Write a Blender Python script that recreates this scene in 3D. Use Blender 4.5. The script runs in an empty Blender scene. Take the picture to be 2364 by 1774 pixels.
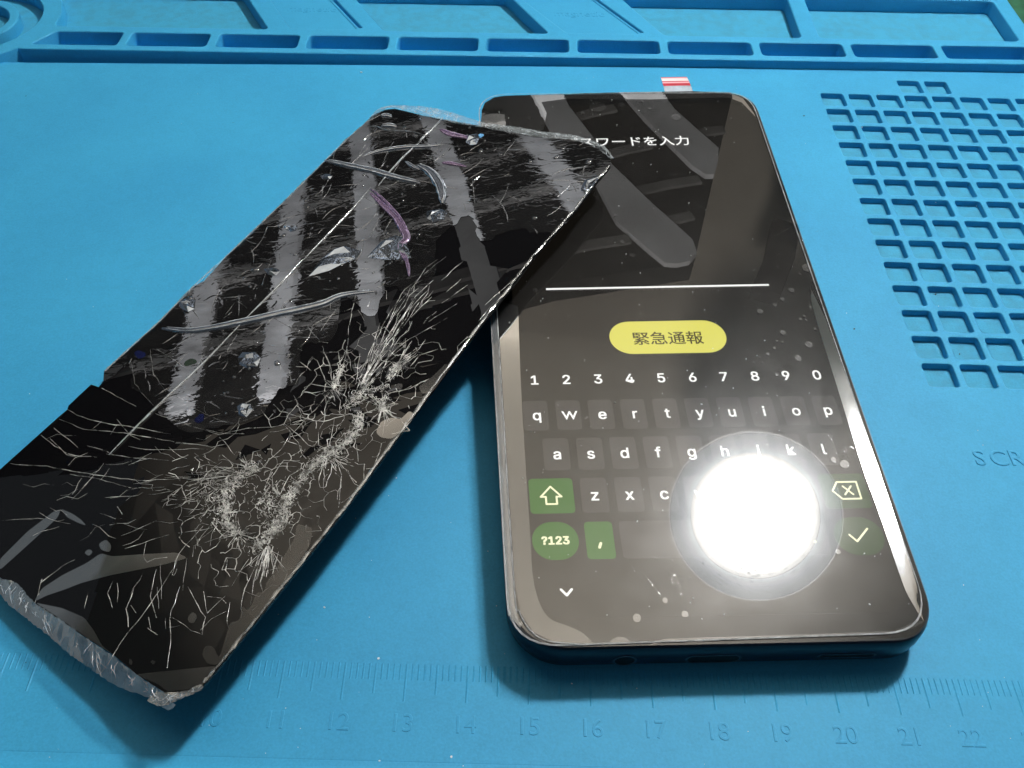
import bpy, bmesh, math, random
import numpy as np
from mathutils import Vector, Euler, geometry

# ---------------------------------------------------------------- camera, world, lamps, exposure
S = 0.01                                   # lengths below are written in centimetres
CAM = np.array([14.41325, -6.11258, 14.36427]); ROT = (0.71122, -0.02852, 0.01624); FPX = 2099.9; PC = (1182., 887.)
sc = bpy.context.scene
COL = sc.collection
cd = bpy.data.cameras.new('camera'); cam = bpy.data.objects.new('camera', cd); COL.objects.link(cam)
cam.location = Vector(CAM * S); cam.rotation_euler = Euler(ROT, 'XYZ')
cd.sensor_width = 36; cd.lens = 36 * FPX / 2364; cd.clip_start = 0.005; cd.clip_end = 50
sc.camera = cam
w = bpy.data.worlds.new('World'); sc.world = w; w.use_nodes = True
w.node_tree.nodes['Background'].inputs[0].default_value = (0.80, 0.92, 1.0, 1)
w.node_tree.nodes['Background'].inputs[1].default_value = 0.085
sc.view_settings.view_transform = 'Standard'; sc.view_settings.look = 'None'
sc.view_settings.exposure = 0.0; sc.view_settings.gamma = 1
sc.cycles.max_bounces = 8; sc.cycles.transparent_max_bounces = 16; sc.cycles.glossy_bounces = 5
sc.cycles.caustics_reflective = False; sc.cycles.caustics_refractive = False
sc.cycles.sample_clamp_indirect = 6; sc.cycles.blur_glossy = 0.2
LAMP_POS = np.array([34.67, 29.13, 50.0]); LAMP_AIM = np.array([17.5, 8.0, 0.8]); LAMP_E = 730.
# added fill spot, an unseen source, brightens the ceiling and shelf above the bench
sl = bpy.data.lights.new('overhead_fill_spot', 'SPOT'); sl.energy = 90; sl.spot_size = math.radians(72); sl.spot_blend = .5
sl.shadow_soft_size = .04; sl.color = (1, .97, .93)
so = bpy.data.objects.new('overhead_fill_spot', sl); COL.objects.link(so); so.location = (.15, -.25, .12)
so.rotation_euler = (Vector((.10, .78, .72)) - Vector(so.location)).to_track_quat('-Z', 'Y').to_euler()

# ---------------------------------------------------------------- geometry helpers
RM = np.array(Euler(ROT, 'XYZ').to_matrix())
def unp(x, y, z):
    d = RM @ np.array([(x - PC[0]) / FPX, -(y - PC[1]) / FPX, -1.]); return CAM + d * (z - CAM[2]) / d[2]
def proj(p):
    q = (np.asarray(p) - CAM) @ RM; return np.array([PC[0] + FPX * q[0] / -q[2], PC[1] - FPX * q[1] / -q[2]])
class Patch:                                # a flat or slightly twisted plate given by four corners in space
    def __init__(s, q, W, L): s.q = [np.array(a, float) for a in q]; s.W = W; s.L = L
    def pt(s, a, b, h=0.):
        u, v = a / s.W, b / s.L; TL, TR, BR, BL = s.q
        p = (1-u)*(1-v)*BL + u*(1-v)*BR + (1-u)*v*TL + u*v*TR
        du = (1-v)*(BR-BL) + v*(TR-TL); dv = (1-u)*(TL-BL) + u*(TR-BR)
        n = np.cross(du, dv); return p + n / np.linalg.norm(n) * h
    def inv(s, x, y):                       # traced point of the photograph -> plate coordinates in cm
        a, b = s.W / 2, s.L / 2
        for _ in range(12):
            r = proj(s.pt(a, b)) - (x, y)
            J = np.array([(proj(s.pt(a+1e-4, b)) - (x, y) - r) / 1e-4, (proj(s.pt(a, b+1e-4)) - (x, y) - r) / 1e-4]).T
            d = np.linalg.solve(J, -r); a += d[0]; b += d[1]
        return (a, b)
def on_plane(x, y, p0, n):
    d = RM @ np.array([(x - PC[0]) / FPX, -(y - PC[1]) / FPX, -1.]); return CAM + d * (np.dot(p0 - CAM, n) / np.dot(d, n))
_a, _b, _c = unp(1105.5, 219, 1.5), unp(1175, 1500, .9), unp(2181, 1479.5, .9); _n = np.cross(_c - _b, _a - _b)
PH = Patch([_a, on_plane(1737, 209, _b, _n), _c, _b], 7.07, 14.95)
_a, _b, _c = unp(875, 245, 1.3), unp(1442, 338, 2.2), unp(442, 1655, 1.1); _n = np.cross(_c - _b, _a - _b)
class Plane:                                # the broken screen's plane: a across, b along, h above, in cm
    def __init__(s, bl, br, tl):
        s.o = bl; s.x = (br - bl) / np.linalg.norm(br - bl); n = np.cross(br - bl, tl - bl); s.n = n / np.linalg.norm(n); s.y = np.cross(s.n, s.x)
    def pt(s, a, b, h=0.): return s.o + s.x * a + s.y * b + s.n * h
    def inv(s, x, y): q = on_plane(x, y, s.o, s.n) - s.o; return (float(q @ s.x), float(q @ s.y))
PN = Plane(on_plane(-157, 1235, _b, _n), _c, _a)

def empty(name, loc, label, cat, group=None):
    o = bpy.data.objects.new(name, None); COL.objects.link(o); o.location = Vector(loc) * S
    o.empty_display_size = .01; o['label'] = label; o['category'] = cat
    if group: o['group'] = group
    return o
def wloc(o):
    v = Vector((0, 0, 0))
    while o: v = v + o.location; o = o.parent
    return v
def obj(name, verts, faces, mat, parent=None, smooth=False, kind=None, label=None):
    off = wloc(parent)
    me = bpy.data.meshes.new(name); me.from_pydata([tuple(Vector(v) * S - off) for v in verts], [], faces)
    me.validate(); me.update()
    bm = bmesh.new(); bm.from_mesh(me); bmesh.ops.recalc_face_normals(bm, faces=bm.faces) if kind != 'open' else None
    bm.to_mesh(me); bm.free()
    if mat: me.materials.append(mat)
    if smooth:
        for p in me.polygons: p.use_smooth = True
    o = bpy.data.objects.new(name, me); COL.objects.link(o); o.parent = parent
    if kind and kind != 'open': o['kind'] = kind
    if label: o['label'] = label
    return o
def sharp(o, ang=35):
    bm = bmesh.new(); bm.from_mesh(o.data)
    for e in bm.edges:
        if len(e.link_faces) == 2 and e.calc_face_angle(0) > math.radians(ang): e.smooth = False
    bm.to_mesh(o.data); bm.free()
    for p in o.data.polygons: p.use_smooth = True
def merge(parts):
    V, F = [], []
    for v, f in parts:
        n = len(V); V += list(v); F += [tuple(i + n for i in q) for q in f]
    return V, F
def tri(loops):
    return [tuple(t) for t in geometry.tessellate_polygon([[Vector((x, y, 0)) for x, y in l] for l in loops])]
def prism(loops, fn, h0, h1):               # outline (+ holes) -> solid between heights h0 and h1
    pts = [p for l in loops for p in l]; n = len(pts); T = tri(loops)
    V = [fn(x, y, h1) for x, y in pts] + [fn(x, y, h0) for x, y in pts]
    F = list(T) + [(c + n, b + n, a + n) for a, b, c in T]; k = 0
    for l in loops:
        m = len(l)
        for i in range(m): a, b = k + i, k + (i + 1) % m; F.append((a, b, b + n, a + n))
        k += m
    return V, F
def sheet(loops, fn, h):
    return [fn(x, y, h) for l in loops for x, y in l], tri(loops)
def rrect(x0, y0, x1, y1, r, seg=6):
    out = []
    rs = r if isinstance(r, (list, tuple)) else (r,) * 4   # BL BR TR TL
    for (cx, cy, a0, q) in ((x0+rs[0], y0+rs[0], 180, rs[0]), (x1-rs[1], y0+rs[1], 270, rs[1]), (x1-rs[2], y1-rs[2], 0, rs[2]), (x0+rs[3], y1-rs[3], 90, rs[3])):
        for i in range(seg + 1):
            a = math.radians(a0 + 90 * i / seg); out.append((cx + q * math.cos(a), cy + q * math.sin(a)))
    return out
def rpoly(pts, r, seg=4):                   # polygon with rounded corners
    out = []; n = len(pts)
    for i in range(n):
        p = np.array(pts[i], float); a = np.array(pts[i-1]) - p; b = np.array(pts[(i+1) % n]) - p
        d = min(r, np.linalg.norm(a) * .45, np.linalg.norm(b) * .45)
        s = p + a / np.linalg.norm(a) * d; e = p + b / np.linalg.norm(b) * d
        for k in range(seg + 1):
            t = k / seg; q = (1-t)**2 * s + 2*t*(1-t) * p + t*t * e; out.append((q[0], q[1]))
    return out
def ell(cx, cy, rx, ry, n=20, rot=0, jit=0, rnd=random):
    out = []
    for i in range(n):
        a = 2*math.pi*i/n; k = 1 + jit * math.sin(a * 2 + cx * 9) + jit * .5 * math.sin(a * 3 + cy * 5)
        x, y = rx*k*math.cos(a), ry*k*math.sin(a)
        out.append((cx + x*math.cos(rot) - y*math.sin(rot), cy + x*math.sin(rot) + y*math.cos(rot)))
    return out
def ribbon(pts, wid, fn, h, tent=.0, taper=True):   # thin raised strip along a polyline
    P = [np.array(p, float) for p in pts]; n = len(P); V, F = [], []
    for i in range(n):
        d = P[min(i+1, n-1)] - P[max(i-1, 0)]; d = d / (np.linalg.norm(d) + 1e-9); nn = np.array([-d[1], d[0]])
        t = i / (n - 1); ww = wid[i] if isinstance(wid, (list, tuple)) else wid
        if taper: ww *= max(.25, math.sin(math.pi * (.08 + .84 * t)) ** .6)
        a, b = P[i] + nn * ww / 2, P[i] - nn * ww / 2
        V += [fn(a[0], a[1], h), fn(P[i][0], P[i][1], h + tent + 1e-4), fn(b[0], b[1], h)]
        if i: k = 3 * i; F += [(k-3, k-2, k+1, k), (k-2, k-1, k+2, k+1)]
    return V, F
def smooth_line(pts, n=6):                  # Catmull-Rom through the points
    P = [np.array(p, float) for p in pts]; P = [2*P[0]-P[1]] + P + [2*P[-1]-P[-2]]; out = []
    for i in range(1, len(P) - 2):
        for k in range(n):
            t = k / n; a, b, c, d = P[i-1:i+3]
            out.append(tuple(.5 * ((2*b) + (c-a)*t + (2*a-5*b+4*c-d)*t*t + (3*b-a-3*c+d)*t**3)))
    out.append(tuple(P[-2])); return out
FONT = None
try: FONT = bpy.data.fonts.load(bpy.utils.resource_path('LOCAL') + '/datafiles/fonts/Inter.woff2')   # Blender's own interface font
except Exception: pass
def text_mesh(body, size, cx, cy, fn, h, bold=0., depth=0.):
    c = bpy.data.curves.new('t', 'FONT'); c.body = body; c.size = size; c.align_x = 'CENTER'; c.resolution_u = 4
    if FONT and body.isascii() and not depth and body != 'w': c.font = FONT
    if depth: c.extrude = depth * .35; c.bevel_depth = depth * .65; c.bevel_resolution = 1; c.offset = -depth * .3
    o = bpy.data.objects.new('t', c); COL.objects.link(o)
    bpy.context.view_layer.update()
    me = bpy.data.meshes.new_from_object(o.evaluated_get(bpy.context.evaluated_depsgraph_get()))
    ys = [v.co.y for v in me.vertices]; xs = [v.co.x for v in me.vertices]
    mx = (min(xs) + max(xs)) / 2; my = (min(ys) + max(ys)) / 2 if cy[1] == 'mid' else 0
    V, F = merge([([fn(v.co.x - mx + cx + dx * bold, v.co.y - my + cy[0] + dy * bold, h + v.co.z + q * 2e-4) for v in me.vertices], [tuple(p.vertices) for p in me.polygons])
                  for q, (dx, dy) in enumerate(((0, 0), (-1, -.6), (1, .6), (-.8, .8), (.8, -.8))) if q == 0 or bold > 0])
    bpy.data.objects.remove(o); bpy.data.curves.remove(c); bpy.data.meshes.remove(me)
    return V, F

# ---------------------------------------------------------------- materials
def mat(name):
    m = bpy.data.materials.new(name); m.use_nodes = True; m.node_tree.nodes.clear()
    return m, m.node_tree.nodes, m.node_tree.links
def N(ns, t, **k):
    n = ns.new(t)
    for a, v in k.items():
        if a.startswith('i_'):
            key = a[2:].replace('_', ' ')
            n.inputs[int(key) if key.isdigit() else key].default_value = v
        else: setattr(n, a, v)
    return n
def ramp(ns, ls, src, stops):
    r = ns.new('ShaderNodeValToRGB'); e = r.color_ramp.elements
    while len(e) < len(stops): e.new(.5)
    for q, (p, c) in zip(e, stops): q.position = p; q.color = c if len(c) == 4 else (*c, 1)
    ls.new(src, r.inputs[0]); return r
def pbr(name, col, rough=.5, spec=.5, bump=0., bscale=500., vary=0., vscale=60., coat=0., metal=0., sub=None, col2=None, lo=.35, hi=.65):
    m, ns, ls = mat(name); out = N(ns, 'ShaderNodeOutputMaterial'); b = N(ns, 'ShaderNodeBsdfPrincipled')
    b.inputs['Base Color'].default_value = (*col, 1); b.inputs['Roughness'].default_value = rough
    b.inputs['Specular IOR Level'].default_value = spec; b.inputs['Metallic'].default_value = metal
    b.inputs['Coat Weight'].default_value = coat; b.inputs['Coat Roughness'].default_value = .05
    tc = N(ns, 'ShaderNodeTexCoord')
    if vary or col2:
        n = N(ns, 'ShaderNodeTexNoise', i_Scale=vscale, i_Detail=6.); ls.new(tc.outputs['Object'], n.inputs['Vector'])
        c2 = col2 or tuple(c * (1 - vary) for c in col)
        r = ramp(ns, ls, n.outputs['Fac'], [(lo, c2), (hi, col)]); ls.new(r.outputs[0], b.inputs['Base Color'])
    if bump:
        n2 = N(ns, 'ShaderNodeTexNoise', i_Scale=bscale, i_Detail=5.); ls.new(tc.outputs['Object'], n2.inputs['Vector'])
        bp = N(ns, 'ShaderNodeBump', i_Strength=1., i_Distance=bump); ls.new(n2.outputs['Fac'], bp.inputs['Height'])
        ls.new(bp.outputs[0], b.inputs['Normal'])
    ls.new(b.outputs[0], out.inputs[0]); return m
def emit(name, col, strength=1., base=(.01, .01, .01), noise=0.):
    m, ns, ls = mat(name); out = N(ns, 'ShaderNodeOutputMaterial')
    d = N(ns, 'ShaderNodeBsdfDiffuse', i_Color=(*base, 1)); e = N(ns, 'ShaderNodeEmission', i_Color=(*col, 1), i_Strength=strength)
    a = N(ns, 'ShaderNodeAddShader'); ls.new(d.outputs[0], a.inputs[0]); ls.new(e.outputs[0], a.inputs[1]); ls.new(a.outputs[0], out.inputs[0])
    return m
def clear(name, sharp_w, haze_w, haze_rough=.30, smudge=0., bump=0., bscale=300., tint=(1, 1, 1), rough=0.0, diff=0., diffcol=(.8, .85, .9), fres=True, gcol=(1, 1, 1), dscale=400.):
    """thin clear film or glass: see-through, a sharp mirror image and a faint hazy one"""
    m, ns, ls = mat(name); out = N(ns, 'ShaderNodeOutputMaterial')
    tr = N(ns, 'ShaderNodeBsdfTransparent', i_Color=(*tint, 1)); g = N(ns, 'ShaderNodeBsdfGlossy', i_Color=(*gcol, 1), i_Roughness=rough)
    g2 = N(ns, 'ShaderNodeBsdfGlossy', i_Roughness=haze_rough); tc = N(ns, 'ShaderNodeTexCoord')
    fr = N(ns, 'ShaderNodeFresnel', i_IOR=1.5); mu = N(ns, 'ShaderNodeMath', operation='MULTIPLY'); mu.inputs[1].default_value = sharp_w / .042
    ls.new(fr.outputs[0], mu.inputs[0]); mu.use_clamp = True
    m1 = N(ns, 'ShaderNodeMixShader'); ls.new(mu.outputs[0], m1.inputs[0]); ls.new(tr.outputs[0], m1.inputs[1]); ls.new(g.outputs[0], m1.inputs[2])
    m2 = N(ns, 'ShaderNodeMixShader', i_0=haze_w); ls.new(m1.outputs[0], m2.inputs[1]); ls.new(g2.outputs[0], m2.inputs[2])
    if smudge:
        n = N(ns, 'ShaderNodeTexNoise', i_Scale=170., i_Detail=9., i_Roughness=.7); ls.new(tc.outputs['Object'], n.inputs['Vector'])
        mr = N(ns, 'ShaderNodeMapRange'); mr.inputs['From Min'].default_value = .35; mr.inputs['From Max'].default_value = .7
        mr.inputs['To Min'].default_value = haze_w * (1 - smudge); mr.inputs['To Max'].default_value = haze_w * (1 + smudge)
        ls.new(n.outputs['Fac'], mr.inputs['Value']); ls.new(mr.outputs[0], m2.inputs[0])
    last = m2
    if diff:
        df = N(ns, 'ShaderNodeBsdfDiffuse', i_Color=(*diffcol, 1)); m3 = N(ns, 'ShaderNodeMixShader', i_0=diff)
        n = N(ns, 'ShaderNodeTexNoise', i_Scale=dscale, i_Detail=8., i_Roughness=.7); ls.new(tc.outputs['Object'], n.inputs['Vector'])
        mr = N(ns, 'ShaderNodeMapRange'); mr.inputs['From Min'].default_value = .35; mr.inputs['From Max'].default_value = .68
        mr.inputs['To Min'].default_value = diff * .35; mr.inputs['To Max'].default_value = diff * 1.6
        ls.new(n.outputs['Fac'], mr.inputs['Value']); ls.new(mr.outputs[0], m3.inputs[0])
        ls.new(m2.outputs[0], m3.inputs[1]); ls.new(df.outputs[0], m3.inputs[2]); last = m3
    if bump:
        n2 = N(ns, 'ShaderNodeTexNoise', i_Scale=bscale, i_Detail=3.); ls.new(tc.outputs['Object'], n2.inputs['Vector'])
        bp = N(ns, 'ShaderNodeBump', i_Strength=1., i_Distance=bump); ls.new(n2.outputs['Fac'], bp.inputs['Height'])
        ls.new(bp.outputs[0], g.inputs['Normal']); ls.new(bp.outputs[0], g2.inputs['Normal'])
    ls.new(last.outputs[0], out.inputs[0]); return m

M = {}
M['mat'] = pbr('blue_silicone', (.055, .425, .74), .55, .30, bump=.000022, bscale=1600, col2=(.048, .384, .69), vscale=28)
M['matdirt'] = pbr('blue_silicone_dusty', (.056, .40, .65), .65, .3, bump=.00006, bscale=1500, col2=(.058, .35, .56), vscale=330, lo=.35, hi=.6)
M['green'] = pbr('green_cutting_mat', (.035, .16, .085), .7, .3, vary=.4, vscale=200)
M['body'] = pbr('navy_plastic', (.004, .008, .020), .30, .22, bump=.00001, bscale=2500)
M['black'] = pbr('black_glass_bezel', (.0035, .0035, .0035), .5, .0)
M['hole'] = pbr('port_black', (.001, .001, .0015), .6, .2)
M['portrim'] = pbr('port_rim_metal', (.10, .13, .17), .3, .6, metal=.8)
M['bg'] = emit('screen_background', (.95, .80, .62), .006, (.002, .002, .002))
M['white'] = emit('lit_white', (1, 1, .97), 1.15)
M['paleglyph'] = emit('lit_pale_yellow', (1, 1, .62), 1.05)
M['key'] = emit('lit_grey_key', (.92, .84, .80), .046, (.002, .002, .002))
M['greenkey'] = emit('lit_green_key', (.16, 1, .03), .135, (.002, .002, .002))
M['dimgreen'] = emit('lit_dim_green_key', (.22, 1, .10), .045, (.002, .002, .002))
M['pill'] = emit('lit_yellow_pill', (.88, .83, .14), .92)
M['glyphdark'] = emit('dark_glyph', (.12, .09, .0), .5)
M['glass'] = clear('cover_glass', .100, .0115, .31, smudge=.25)
M['film'] = clear('screen_film', .014, .009, .20, smudge=.45, diff=.003, dscale=900)
M['gap'] = clear('air_gap_under_film', .080, .022, .30, smudge=.2, bump=.000004, bscale=250)
M['bubble'] = clear('trapped_air', .15, .03, .30)
M['rim'] = clear('film_edge', .10, .05, .4, diff=.12, diffcol=(.7, .75, .8))
M['crease'] = clear('film_crease', .35, .2, .35, diff=.45, diffcol=(.9, .92, .95))
for mm_ in (M['mat'], M['matdirt']):         # fine grain and faint worn clouds in the silicone colour
    ns, ls = mm_.node_tree.nodes, mm_.node_tree.links; b_ = [n for n in ns if n.type == 'BSDF_PRINCIPLED'][0]; src = b_.inputs['Base Color'].links[0].from_socket
    tc = [n for n in ns if n.type == 'TEX_COORD'][0]; g1 = N(ns, 'ShaderNodeTexNoise', i_Scale=2600., i_Detail=3.); g2 = N(ns, 'ShaderNodeTexNoise', i_Scale=260., i_Detail=9., i_Roughness=.75)
    for g_ in (g1, g2): ls.new(tc.outputs['Object'], g_.inputs['Vector'])
    r1 = ramp(ns, ls, g1.outputs['Fac'], [(.3, (.90, .91, .92)), (.7, (1.06, 1.05, 1.04))]); r2 = ramp(ns, ls, g2.outputs['Fac'], [(.34, (.93, .94, .95)), (.55, (1, 1, 1))])
    x1 = N(ns, 'ShaderNodeMixRGB', blend_type='MULTIPLY', i_0=1.); x2 = N(ns, 'ShaderNodeMixRGB', blend_type='MULTIPLY', i_0=1.)
    ls.new(src, x1.inputs[1]); ls.new(r1.outputs[0], x1.inputs[2]); ls.new(x1.outputs[0], x2.inputs[1]); ls.new(r2.outputs[0], x2.inputs[2]); ls.new(x2.outputs[0], b_.inputs['Base Color'])
M['dust'] = pbr('white_dust', (.8, .85, .85), .6)

def flat(x, y, z): return (x, y, z)
# ---------------------------------------------------------------- the table and the room that the glass mirrors
obj('table', *prism([[(-40, -30), (70, -30), (70, 60), (-40, 60)]], flat, -3, -.9), M['green'], kind='structure')
mc = pbr('ceiling_plaster', (.62, .56, .475), .9, .1, vary=.12, vscale=6)
obj('ceiling', *prism([[(-62, 8), (92, 8), (92, 120), (-62, 120)]], flat, 76, 80), mc, kind='structure')
md = pbr('dark_board', (.022, .021, .020), .8, .1, vary=.5, vscale=9)
mb = pbr('grey_beam', (.68, .68, .70), .8, .1, vary=.28, vscale=14)
mb2 = pbr('dim_rail', (.21, .205, .20), .8, .1, vary=.4, vscale=20)
rk = empty('overhead_shelf', (0, 90, 60), 'dark shelf overhead with slanting grey beams, mirrored in the phone glass', 'shelf')
obj('board', *prism([[(-90, 58), (-58, 57), (-24, 59), (14, 59.5), (20, 62), (35.6, 66), (43.8, 97), (52, 150), (-90, 150)]], flat, 60, 63), md, rk)
def beam(p, q, wd, z0, z1, m, name):
    p, q = np.array(p, float), np.array(q, float); d = (q - p) / np.linalg.norm(q - p); n = np.array([-d[1], d[0]]) * wd / 2
    m1 = (p + q) / 2 + n * .25
    obj(name, *prism([[tuple(p + n), tuple(m1 + n), tuple(q + n), tuple(q - n), tuple(m1 - n), tuple(p - n)]], flat, z0, z1), m, rk)
for p, q, wd in [((-50, 128), (-43, 60), 6), ((-39, 128), (-31, 60), 6.2), ((-30, 128), (-18, 60), 6.2), ((-19, 124), (-3.5, 61), 6.2),
                 ((-8, 120), (13, 62), 6)]:
    beam(p, q, wd * (.50 if p[0] < 10 else .9), 58.8, 59.9, mb, 'beam')
for l in ([(12, 112), (18.2, 91.5), (19.6, 87.3), (22.0, 83.0), (24.9, 77.8), (27.1, 71.1), (30.1, 67.3), (32.1, 64.9), (33.4, 64.8), (34.9, 65.3), (35.8, 66.6), (35.5, 68.6), (33.9, 70.9), (31.5, 74.1), (27.1, 80.7), (25.0, 85.5), (22.0, 91.8), (16, 112)],
          [(24, 106), (30.2, 92.6), (31.8, 89.5), (35.0, 84.0), (36.7, 81.2), (38.2, 79.6), (39.2, 79.7), (39.9, 82.0), (40.3, 84.6), (37.8, 88.3), (35.5, 91.9), (30, 106)]):
    obj('beam', *prism([l], flat, 59.2, 59.9), mb, rk, label='curved grey beam')
for p, q in (((22, 89.6), (28, 92.2)), ((26.5, 83), (32, 85.2)), ((30, 76.8), (37.5, 79.2)), ((20, 66.3), (28.5, 68.8)), ((37.5, 87.4), (41.5, 88.7)), ((29, 70), (36, 73))):
    beam(p, q, 1.3, 59.5, 59.88, mb2, 'rail')
for y, s in [(72, 3), (84, 5), (96, 3), (108, 5)]:
    beam((-88, y - 6), (14, y + s), 1.8, 59.3, 59.85, mb2, 'rail')
beam((47.5, 74), (43.5, 63), 3.2, 61, 63, md, 'bracket')
def lamp_mat(name, col, a, b):              # opal diffuser, brightest in the middle, fading smoothly to the rim
    m, ns, ls = mat(name); out = N(ns, 'ShaderNodeOutputMaterial'); e = N(ns, 'ShaderNodeEmission', i_Color=(*col, 1))
    tc = N(ns, 'ShaderNodeTexCoord'); vl = N(ns, 'ShaderNodeVectorMath', operation='LENGTH'); ls.new(tc.outputs['Object'], vl.inputs[0])
    d = N(ns, 'ShaderNodeMath', operation='DIVIDE'); d.inputs[1].default_value = .0198; ls.new(vl.outputs['Value'], d.inputs[0])
    p = N(ns, 'ShaderNodeMath', operation='POWER'); p.inputs[1].default_value = 2; ls.new(d.outputs[0], p.inputs[0])
    n = N(ns, 'ShaderNodeMath', operation='MULTIPLY'); n.inputs[1].default_value = -1; ls.new(p.outputs[0], n.inputs[0])
    x = N(ns, 'ShaderNodeMath', operation='EXPONENT'); ls.new(n.outputs[0], x.inputs[0])
    y = N(ns, 'ShaderNodeMath', operation='MULTIPLY'); y.inputs[1].default_value = LAMP_E; ls.new(x.outputs[0], y.inputs[0])
    mr = N(ns, 'ShaderNodeMapRange'); ls.new(vl.outputs['Value'], mr.inputs['Value'])
    for k, v in (('From Min', .040), ('From Max', .066), ('To Min', a), ('To Max', b)): mr.inputs[k].default_value = v
    z = N(ns, 'ShaderNodeMath', operation='ADD'); ls.new(y.outputs[0], z.inputs[0]); ls.new(mr.outputs[0], z.inputs[1])
    ls.new(z.outputs[0], e.inputs['Strength']); ls.new(e.outputs[0], out.inputs[0]); return m
lt = empty('desk_lamp', LAMP_POS, 'round white lamp above the bench, mirrored as the bright glare on the phone', 'lamp')
def ringz(r0, r1, z, n=48):
    return [[(r1*math.cos(2*math.pi*i/n), r1*math.sin(2*math.pi*i/n)) for i in range(n)]] + ([[(r0*math.cos(2*math.pi*i/n), r0*math.sin(2*math.pi*i/n)) for i in range(n)]] if r0 else [])
aim = Vector(LAMP_AIM - LAMP_POS).to_track_quat('-Z', 'Y').to_matrix()
def lfn(x, y, z): v = aim @ Vector((x, y, z)); return tuple(np.array(v) + LAMP_POS)
obj('diffuser', *prism(ringz(0, 4.9, 0), lfn, 0, .3), lamp_mat('lamp_light', (1, .985, .95), 3.2, 1.3), lt)
obj('lens_ring', *prism(ringz(4.95, 6.5, 0), lfn, 0.05, .3), lamp_mat('lamp_ring_light', (.90, .95, 1), 3.2, 1.3), lt)
obj('shade', *prism(ringz(6.52, 6.62, 0), lfn, -.3, 3), pbr('lamp_shade', (.5, .5, .5), .6), lt)
obj('housing', *prism(ringz(0, 6.62, 0), lfn, 3.01, 4), pbr('lamp_housing', (.5, .5, .5), .6), lt)

# ---------------------------------------------------------------- the silicone mat
K = .037
mt = empty('repair_mat', (15, 9, -.9), 'blue silicone repair mat with trays, ruler and grid of square recesses', 'mat')
def ff(x, y, z): return (x, y + K * x, z)
def offset_loop(l, d):                      # move every point of a closed outline sideways by d (to its left)
    out = []; n = len(l)
    for i in range(n):
        p0, p, p1 = np.array(l[i-1]), np.array(l[i]), np.array(l[(i+1) % n])
        a, b = p - p0, p1 - p; a = a / (np.linalg.norm(a) + 1e-12); b = b / (np.linalg.norm(b) + 1e-12)
        na, nb = np.array([-a[1], a[0]]), np.array([-b[1], b[0]]); m = na + nb; m = m / (np.dot(m, m) + 1e-9) * 2
        out.append(tuple(p + m * d))
    return out
def area2(l): return sum(l[i-1][0] * l[i][1] - l[i][0] * l[i-1][1] for i in range(len(l)))
def bevel_obj(name, loops, fn, h0, h1, material, parent, bev=.035):
    """solid from an outline with holes, its upper edges rounded"""
    loops = [l if (area2(l) > 0) == (k == 0) else l[::-1] for k, l in enumerate(loops)]
    steps = [(0, h0), (0, h1 - bev), (.3 * bev, h1 - .3 * bev), (bev, h1)]
    V, F = [], []
    for l in loops:
        n = len(l); k0 = len(V)
        for d, h in steps: V += [fn(x, y, h) for x, y in (offset_loop(l, d) if d else l)]
        for s_ in range(len(steps) - 1):
            for i in range(n): a, b = k0 + s_*n + i, k0 + s_*n + (i+1) % n; F.append((a, b, b + n, a + n))
    top = [offset_loop(l, bev) for l in loops]; idx = []; k0 = 0
    for l in loops: n = len(l); idx += list(range(k0 + 3*n, k0 + 4*n)); k0 += 4 * n
    cap = [tuple(idx[i] for i in t) for t in tri(top)]; nt = len(cap); F += cap
    o = obj(name, V, F, material, parent); sharp(o, 50)
    for p in list(o.data.polygons)[-nt:]: p.use_smooth = False
    return o
# raised tray frame
HB, TF = .28, -.17
arc = [(-2 + 2.57 * math.cos(a), 20 + 2.57 * math.sin(a)) for a in np.radians(np.linspace(-39, -170, 16))]
outline = [(30.8, 18.34), (30.8, 22.95)] + [(-6, 23.2), (-6, 19.6)] + [(x, y - K * x) for x, y in arc[::-1]] + [(.15, 18.34)]
holes = []
div = [(.12, .30)] + [(d, 0) for d in (2.9, 5.49, 8.15, 10.82, 13.51, 16.24, 19.0, 21.83, 24.67, 27.5)] + [(30.5, 0)]
for i in range(len(div) - 1):
    a, b = div[i][0] + .135, div[i + 1][0] - .135
    if i == 0: holes.append(rpoly([(.30, 18.61), (b, 18.61), (b, 19.37), (.78, 19.37)], .12))
    else: holes.append(rpoly([(a, 18.61), (b, 18.61), (b, 19.37), (a, 19.37)], .15))
YT0, YT1 = 19.71, 22.32
def sl(x0, y0, x1, y1, y):                  # x on a slanting line (given in mat coordinates) at tray y
    f = lambda a, b: b - K * a
    t = (y - f(x0, y0)) / (f(x1, y1) - f(x0, y0)); return x0 + t * (x1 - x0)
L1 = (6.94, 20.05, 6.05, 21.72); L2 = (10.51, 20.07, 9.41, 21.97); R2 = (15.46, 20.40, 14.4, 22.34); L3 = (19.15, 20.29, 17.94, 22.6)
holes.append(rpoly([(.62, YT0), (sl(*L1, YT0), YT0), (sl(*L1, YT1), YT1), (-.3, YT1), (.35, 21.2), (.60, 20.4)], .13))
holes.append(rpoly([(sl(*L2, YT0), YT0), (sl(*R2, YT0), YT0), (sl(*R2, YT1), YT1), (sl(*L2, YT1), YT1)], .16))
holes.append(rpoly([(sl(*L3, YT0), YT0), (23.36, YT0), (23.38, YT1), (sl(*L3, YT1), YT1)], .16))
holes.append(rpoly([(23.94, YT0), (30.27, YT0), (30.27, YT1), (23.94, YT1)], .2))
holes.append([(x, y - K * x) for x, y in [(-2 + 2.05 * math.cos(a), 20 + 2.05 * math.sin(a)) for a in np.linspace(0, 2 * math.pi, 40, endpoint=False)]])
plates = []
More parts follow.
